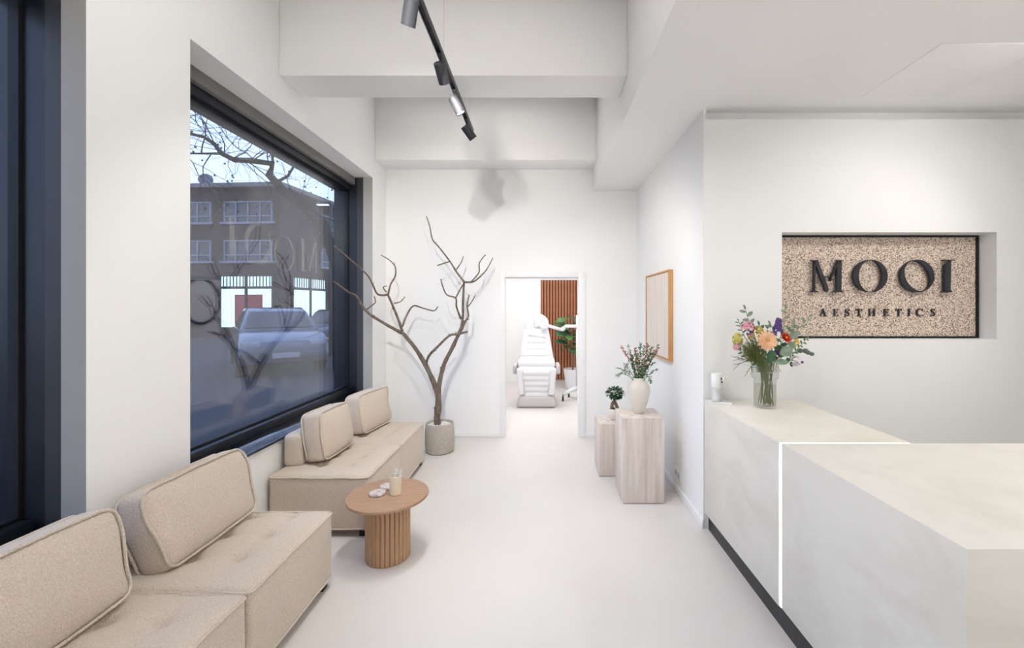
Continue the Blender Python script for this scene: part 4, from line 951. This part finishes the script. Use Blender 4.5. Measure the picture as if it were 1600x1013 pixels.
b.add([p + (p - (P4[0] + P4[2]) / 2).normalized() * o_ * 1.4 + Vector((0, 0, bz)) for p in P4] + [p + (p - (P4[0] + P4[2]) / 2).normalized() * o_ * 1.4 + Vector((0, 0, bz + .22)) for p in P4], [(0, 1, 2, 3), (4, 5, 6, 7), (0, 1, 5, 4), (1, 2, 6, 5), (2, 3, 7, 6), (3, 0, 4, 7)]); b.build('roof', M['roofing'], bd)
def facade(e):     # local frame on a facade: x along e, y outwards, z up
    out = Vector((e.y, -e.x, 0)); 
    c0 = (P4[0] + P4[2]) / 2
    if (Vector((bx, by, 0)) + e * 3 + out - c0).length < (Vector((bx, by, 0)) + e * 3 - out - c0).length: out = -out
    return Matrix(((e.x, out.x, 0, bx), (e.y, out.y, 0, by), (0, 0, 1, 0), (0, 0, 0, 1)))
def bwin(T, x0, x1, z0, z1, panes):
    f = MB()
    for a_, c_ in ((x0, x0 + .07), (x1 - .07, x1)): f.box(a_, c_, 0, .09, z0, z1, T)
    f.box(x0, x1, 0, .09, z1 - .07, z1, T); f.box(x0 - .15, x1 + .15, 0, .16, z0 - .05, z0 + .06, T); f.box(x0, x1, 0, .08, z0 + (z1 - z0) * .3, z0 + (z1 - z0) * .3 + .06, T)
    for k in range(1, panes): xx = x0 + (x1 - x0) * k / panes; f.box(xx - .035, xx + .035, 0, .085, z0, z1, T)
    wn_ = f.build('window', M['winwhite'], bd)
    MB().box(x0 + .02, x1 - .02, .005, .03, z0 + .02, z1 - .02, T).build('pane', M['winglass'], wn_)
F0, F1 = facade(e0), facade(e1)
for z0 in (3.95, 5.98):
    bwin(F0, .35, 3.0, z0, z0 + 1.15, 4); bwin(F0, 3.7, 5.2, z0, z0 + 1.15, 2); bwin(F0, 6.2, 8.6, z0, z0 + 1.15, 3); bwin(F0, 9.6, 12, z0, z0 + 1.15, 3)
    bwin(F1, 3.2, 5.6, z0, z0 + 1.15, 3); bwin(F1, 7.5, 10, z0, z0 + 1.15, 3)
def shop(T, x0, x1, poster):
    MB().box(x0, x1, .01, .06, .55, 3.2, T).build('shop_window', M['winlit'], bd)
    f = MB(); f.box(x0 - .1, x1 + .1, .0, .12, 2.55, 2.68, T); f.box(x0 - .1, x1 + .1, 0, .12, 3.2, 3.32, T); f.box(x0 - .1, x1 + .1, 0, .14, .3, .55, T)
    k = x0
    while k <= x1 + .01: f.box(k - .06, k + .06, 0, .13, .5, 3.3, T); k += (x1 - x0) / 2
    k = x0
    while k < x1: f.box(k - .015, k + .015, .06, .10, 2.68, 3.2, T); k += .18
    f.build('shop_frame', M['brick'], bd)
    if poster: MB().box(x0 + (x1 - x0) * poster[0], x0 + (x1 - x0) * poster[1], .065, .08, .7, 2.25, T).build('poster', M['shopred'], bd)
shop(F0, .3, 3.2, (.20, .72)); shop(F1, .8, 3.6, None)
sd = thing('satellite_dish', 'grey satellite dish on the flat roof of the brick building', 'dish', (-18.2, 23.6, bz + .2))
T = Matrix.Translation((-18.25, 22.9, bz + .62)) @ Vector((.5, -1, .25)).to_track_quat('Z', 'Y').to_matrix().to_4x4()
MB().lathe([(0, 0), (.18, .02), (.33, .09), (.34, .10), (.32, .10), (.17, .035), (0, .018)], n=24, M4=T).build('dish_bowl', M['carpaint'], sd, smooth=True)
MB().tube([(-18.25, 22.98, bz + .21), (-18.25, 22.98, bz + 1.0)], .03, 8).build('mast', M['charcoal'], sd)
# street lamp
lp = thing('street_lamp', 'grey street lamp with a lit flat head outside the window', 'street lamp', (-7.12, 14.2, 0))
MB().tube([(-7.12, 14.2, -.02), (-7.12, 14.2, 5.05), (-7.12, 14.2, 5.1)], [.07, .05, .05], 10).build('pole', M['charcoal'], lp, smooth=True)
MB().box(-7.6, -7.07, 14.1, 14.3, 5.05, 5.13).build('lamp_head', M['charcoal'], lp, bevel=.02)
MB().box(-7.57, -7.2, 14.13, 14.27, 5.02, 5.05).build('lamp_glass', M['lampglow'], lp)
# cars
def car(label, loc, yaw, paint, sc=1.0):
    t = thing('car', label, 'car', loc)
    T = Matrix.Translation(loc) @ Matrix.Rotation(R(yaw), 4, 'Z') @ Matrix.Scale(sc, 4)
    prof = [(-2.05, .35), (-2.10, .62), (-2.02, .92), (-1.85, 1.0), (1.0, 1.0), (1.75, .90), (2.08, .76), (2.14, .52), (2.1, .28), (-1.98, .25)]
    cab = [(-1.75, .97), (-1.45, 1.38), (-1.0, 1.50), (.1, 1.52), (.45, 1.44), (1.15, .98)]
    def skin(pf, hw0, hw1, zlo, zhi):
        n = len(pf); vs = []
        for s in (-1, 1):
            for x, z in pf:
                k = (z - zlo) / (zhi - zlo); vs.append(T @ Vector((x, s * (hw0 + (hw1 - hw0) * k), z)))
        return MB().add(vs, [tuple(range(n)), tuple(reversed(range(n, 2 * n)))] + [(i, n + i, n + (i + 1) % n, (i + 1) % n) for i in range(n)])
    skin(prof, .86, .84, .25, 1.0).build('body', M[paint], t, bevel=.06, seg=3)
    skin(cab, .80, .60, .97, 1.52).build('cabin', M[paint], t, bevel=.04, seg=2)
    def q(pts): return MB().add([T @ Vector(p) for p in pts], [tuple(range(len(pts)))])
    def slab(pts, nrm):
        n = len(pts); dd = Vector(nrm) * .012
        return MB().add([T @ (Vector(p) + dd) for p in pts] + [T @ (Vector(p) - dd) for p in pts], [tuple(range(n)), tuple(reversed(range(n, 2 * n)))] + [(i, (i + 1) % n, n + (i + 1) % n, n + i) for i in range(n)])
    slab([(1.08, -.70, 1.04), (1.08, .70, 1.04), (.52, .58, 1.41), (.52, -.58, 1.41)], (.6, 0, .8)).build('windscreen', M['carglass'], t)
    slab([(-1.68, -.70, 1.06), (-1.68, .70, 1.06), (-1.44, .6, 1.37), (-1.44, -.6, 1.37)], (-.8, 0, .6)).build('rear_window', M['carglass'], t)
    for s in (-1, 1):
        y_ = lambda z: s * (.80 + (.60 - .80) * (z - .97) / .55 + .003)
        slab([(-1.45, y_(1.04), 1.04), (-.35, y_(1.04), 1.04), (-.35, y_(1.44), 1.44), (-1.2, y_(1.40), 1.40)], (0, s, .3)).build('side_window', M['carglass'], t)
        slab([(-.27, y_(1.04), 1.04), (.9, y_(1.04), 1.04), (.42, y_(1.40), 1.40), (-.27, y_(1.44), 1.44)], (0, s, .3)).build('side_window', M['carglass'], t)
        MB().box(1.95, 2.10, s * .62 - .16, s * .62 + .16, .66, .78, T).build('headlamp', M['plastic'], t, bevel=.02)
        for x in (-1.3, 1.35):
            W_ = T @ Matrix.Translation((x, s * .80, .325)) @ Matrix.Rotation(R(90), 4, 'X')
            wh = MB().lathe([(.20, -.09), (.30, -.10), (.325, -.07), (.325, .07), (.30, .10), (.20, .09)], n=24, M4=W_).build('wheel', M['tyre'], t, smooth=True, auto=50)
            MB().lathe([(.20, -.085), (.20, .085)], n=20, M4=W_).build('rim', M['rim'], wh, smooth=True, auto=40)
    MB().box(2.10, 2.15, -.26, .26, .42, .53, T).build('number_plate', M['plastic'], t)
car('grey parked car with a pale bonnet, nearest outside the window', (-7.35, 11.6, -.02), -52, 'carpaint', 1.06)
car('dark parked car behind the grey car, seen through the window', (-8.6, 17.5, -.02), -75, 'cardark')
# street trees
def street_tree(label, base, limbs, seed, depth):
    q = random.Random(seed); t = thing('street_tree', label, 'tree', base); tw = MB(); big = []
    def grow(p, d_, r_, l, k):
        pts = [p]; dd = d_.copy()
        for i in range(4):
            dd = (dd + Vector((q.gauss(0, .25), q.gauss(0, .25), q.gauss(.0, .22)))).normalized(); pts.append(pts[-1] + dd * l / 4)
        tw.tube(pts, [r_, r_ * .9, r_ * .8, r_ * .7, r_ * .6], 4 if r_ < .02 else 6, caps=False)
        if k == 0:
            if q.random() < .4: tw.ball(pts[-1] - Vector((0, 0, .03)), .024, 5, 3)
            return
        for i in range(3 if k > 1 else 4):
            s_ = q.randrange(1, 5); nd = (dd * .8 + Vector((q.gauss(0, .75), q.gauss(0, .75), q.gauss(-.05, .6)))).normalized(); grow(pts[s_], nd, r_ * .52, l * q.uniform(.6, .85), k - 1)
    for L_, r0, r1, kids in limbs:
        m_ = len(L_); MB().tube(L_, [r0 + (r1 - r0) * i / (m_ - 1) for i in range(m_)], 10).build('limb', M['streetbark'], t, smooth=True)
        for k in range(kids):
            f = q.uniform(.25, 1) * (m_ - 1.001); i = int(f); p = Vector(L_[i]).lerp(Vector(L_[i + 1]), f - i); dd = (Vector(L_[i + 1]) - Vector(L_[i])).normalized()
            grow(p, (dd * .5 + Vector((q.gauss(0, .7), q.gauss(0, .7), q.gauss(.25, .6)))).normalized(), .015, q.uniform(.8, 1.3), depth)
    tw.build('twigs', M['streetbark'], t, kind='stuff')
Yt = 11.0
base = Vector((-(VX - 531) / F * Yt, Yt, -.02))
tr0 = [base, at(531, 500, Yt), at(528, 420, Yt), at(505, 350, Yt - .2), at(470, 318, Yt - .4), at(442, 298, Yt - .5)]
l1 = [tr0[-1], at(432, 285, Yt - .6), at(420, 274, Yt - .7), at(426, 256, Yt - .8), at(392, 251, Yt - 1), at(366, 250, Yt - 1.2), at(346, 240, Yt - 1.4), at(335, 225, Yt - 1.5), at(318, 214, Yt - 1.6), at(280, 205, Yt - 1.8)]
l2 = [l1[-4], at(330, 240, Yt - 1.5), at(300, 240, Yt - 1.6), at(260, 238, Yt - 1.7)]
l3 = [l1[1], at(450, 275, Yt - .6), at(462, 255, Yt - .7), at(480, 225, Yt - .8), at(500, 180, Yt - .9)]
l4 = [l1[3], at(425, 220, Yt - 1), at(400, 180, Yt - 1.2), at(370, 130, Yt - 1.4)]
l5 = [tr0[1], at(532, 380, Yt), at(530, 300, Yt), at(520, 220, Yt + .2)]
street_tree('bare plane tree with twisting limbs outside the window', base, [(tr0, .17, .11, 0), (l1, .10, .028, 15), (l2, .03, .012, 5), (l3, .04, .012, 6), (l4, .03, .012, 9), (l5, .08, .02, 7)], 8, 2)
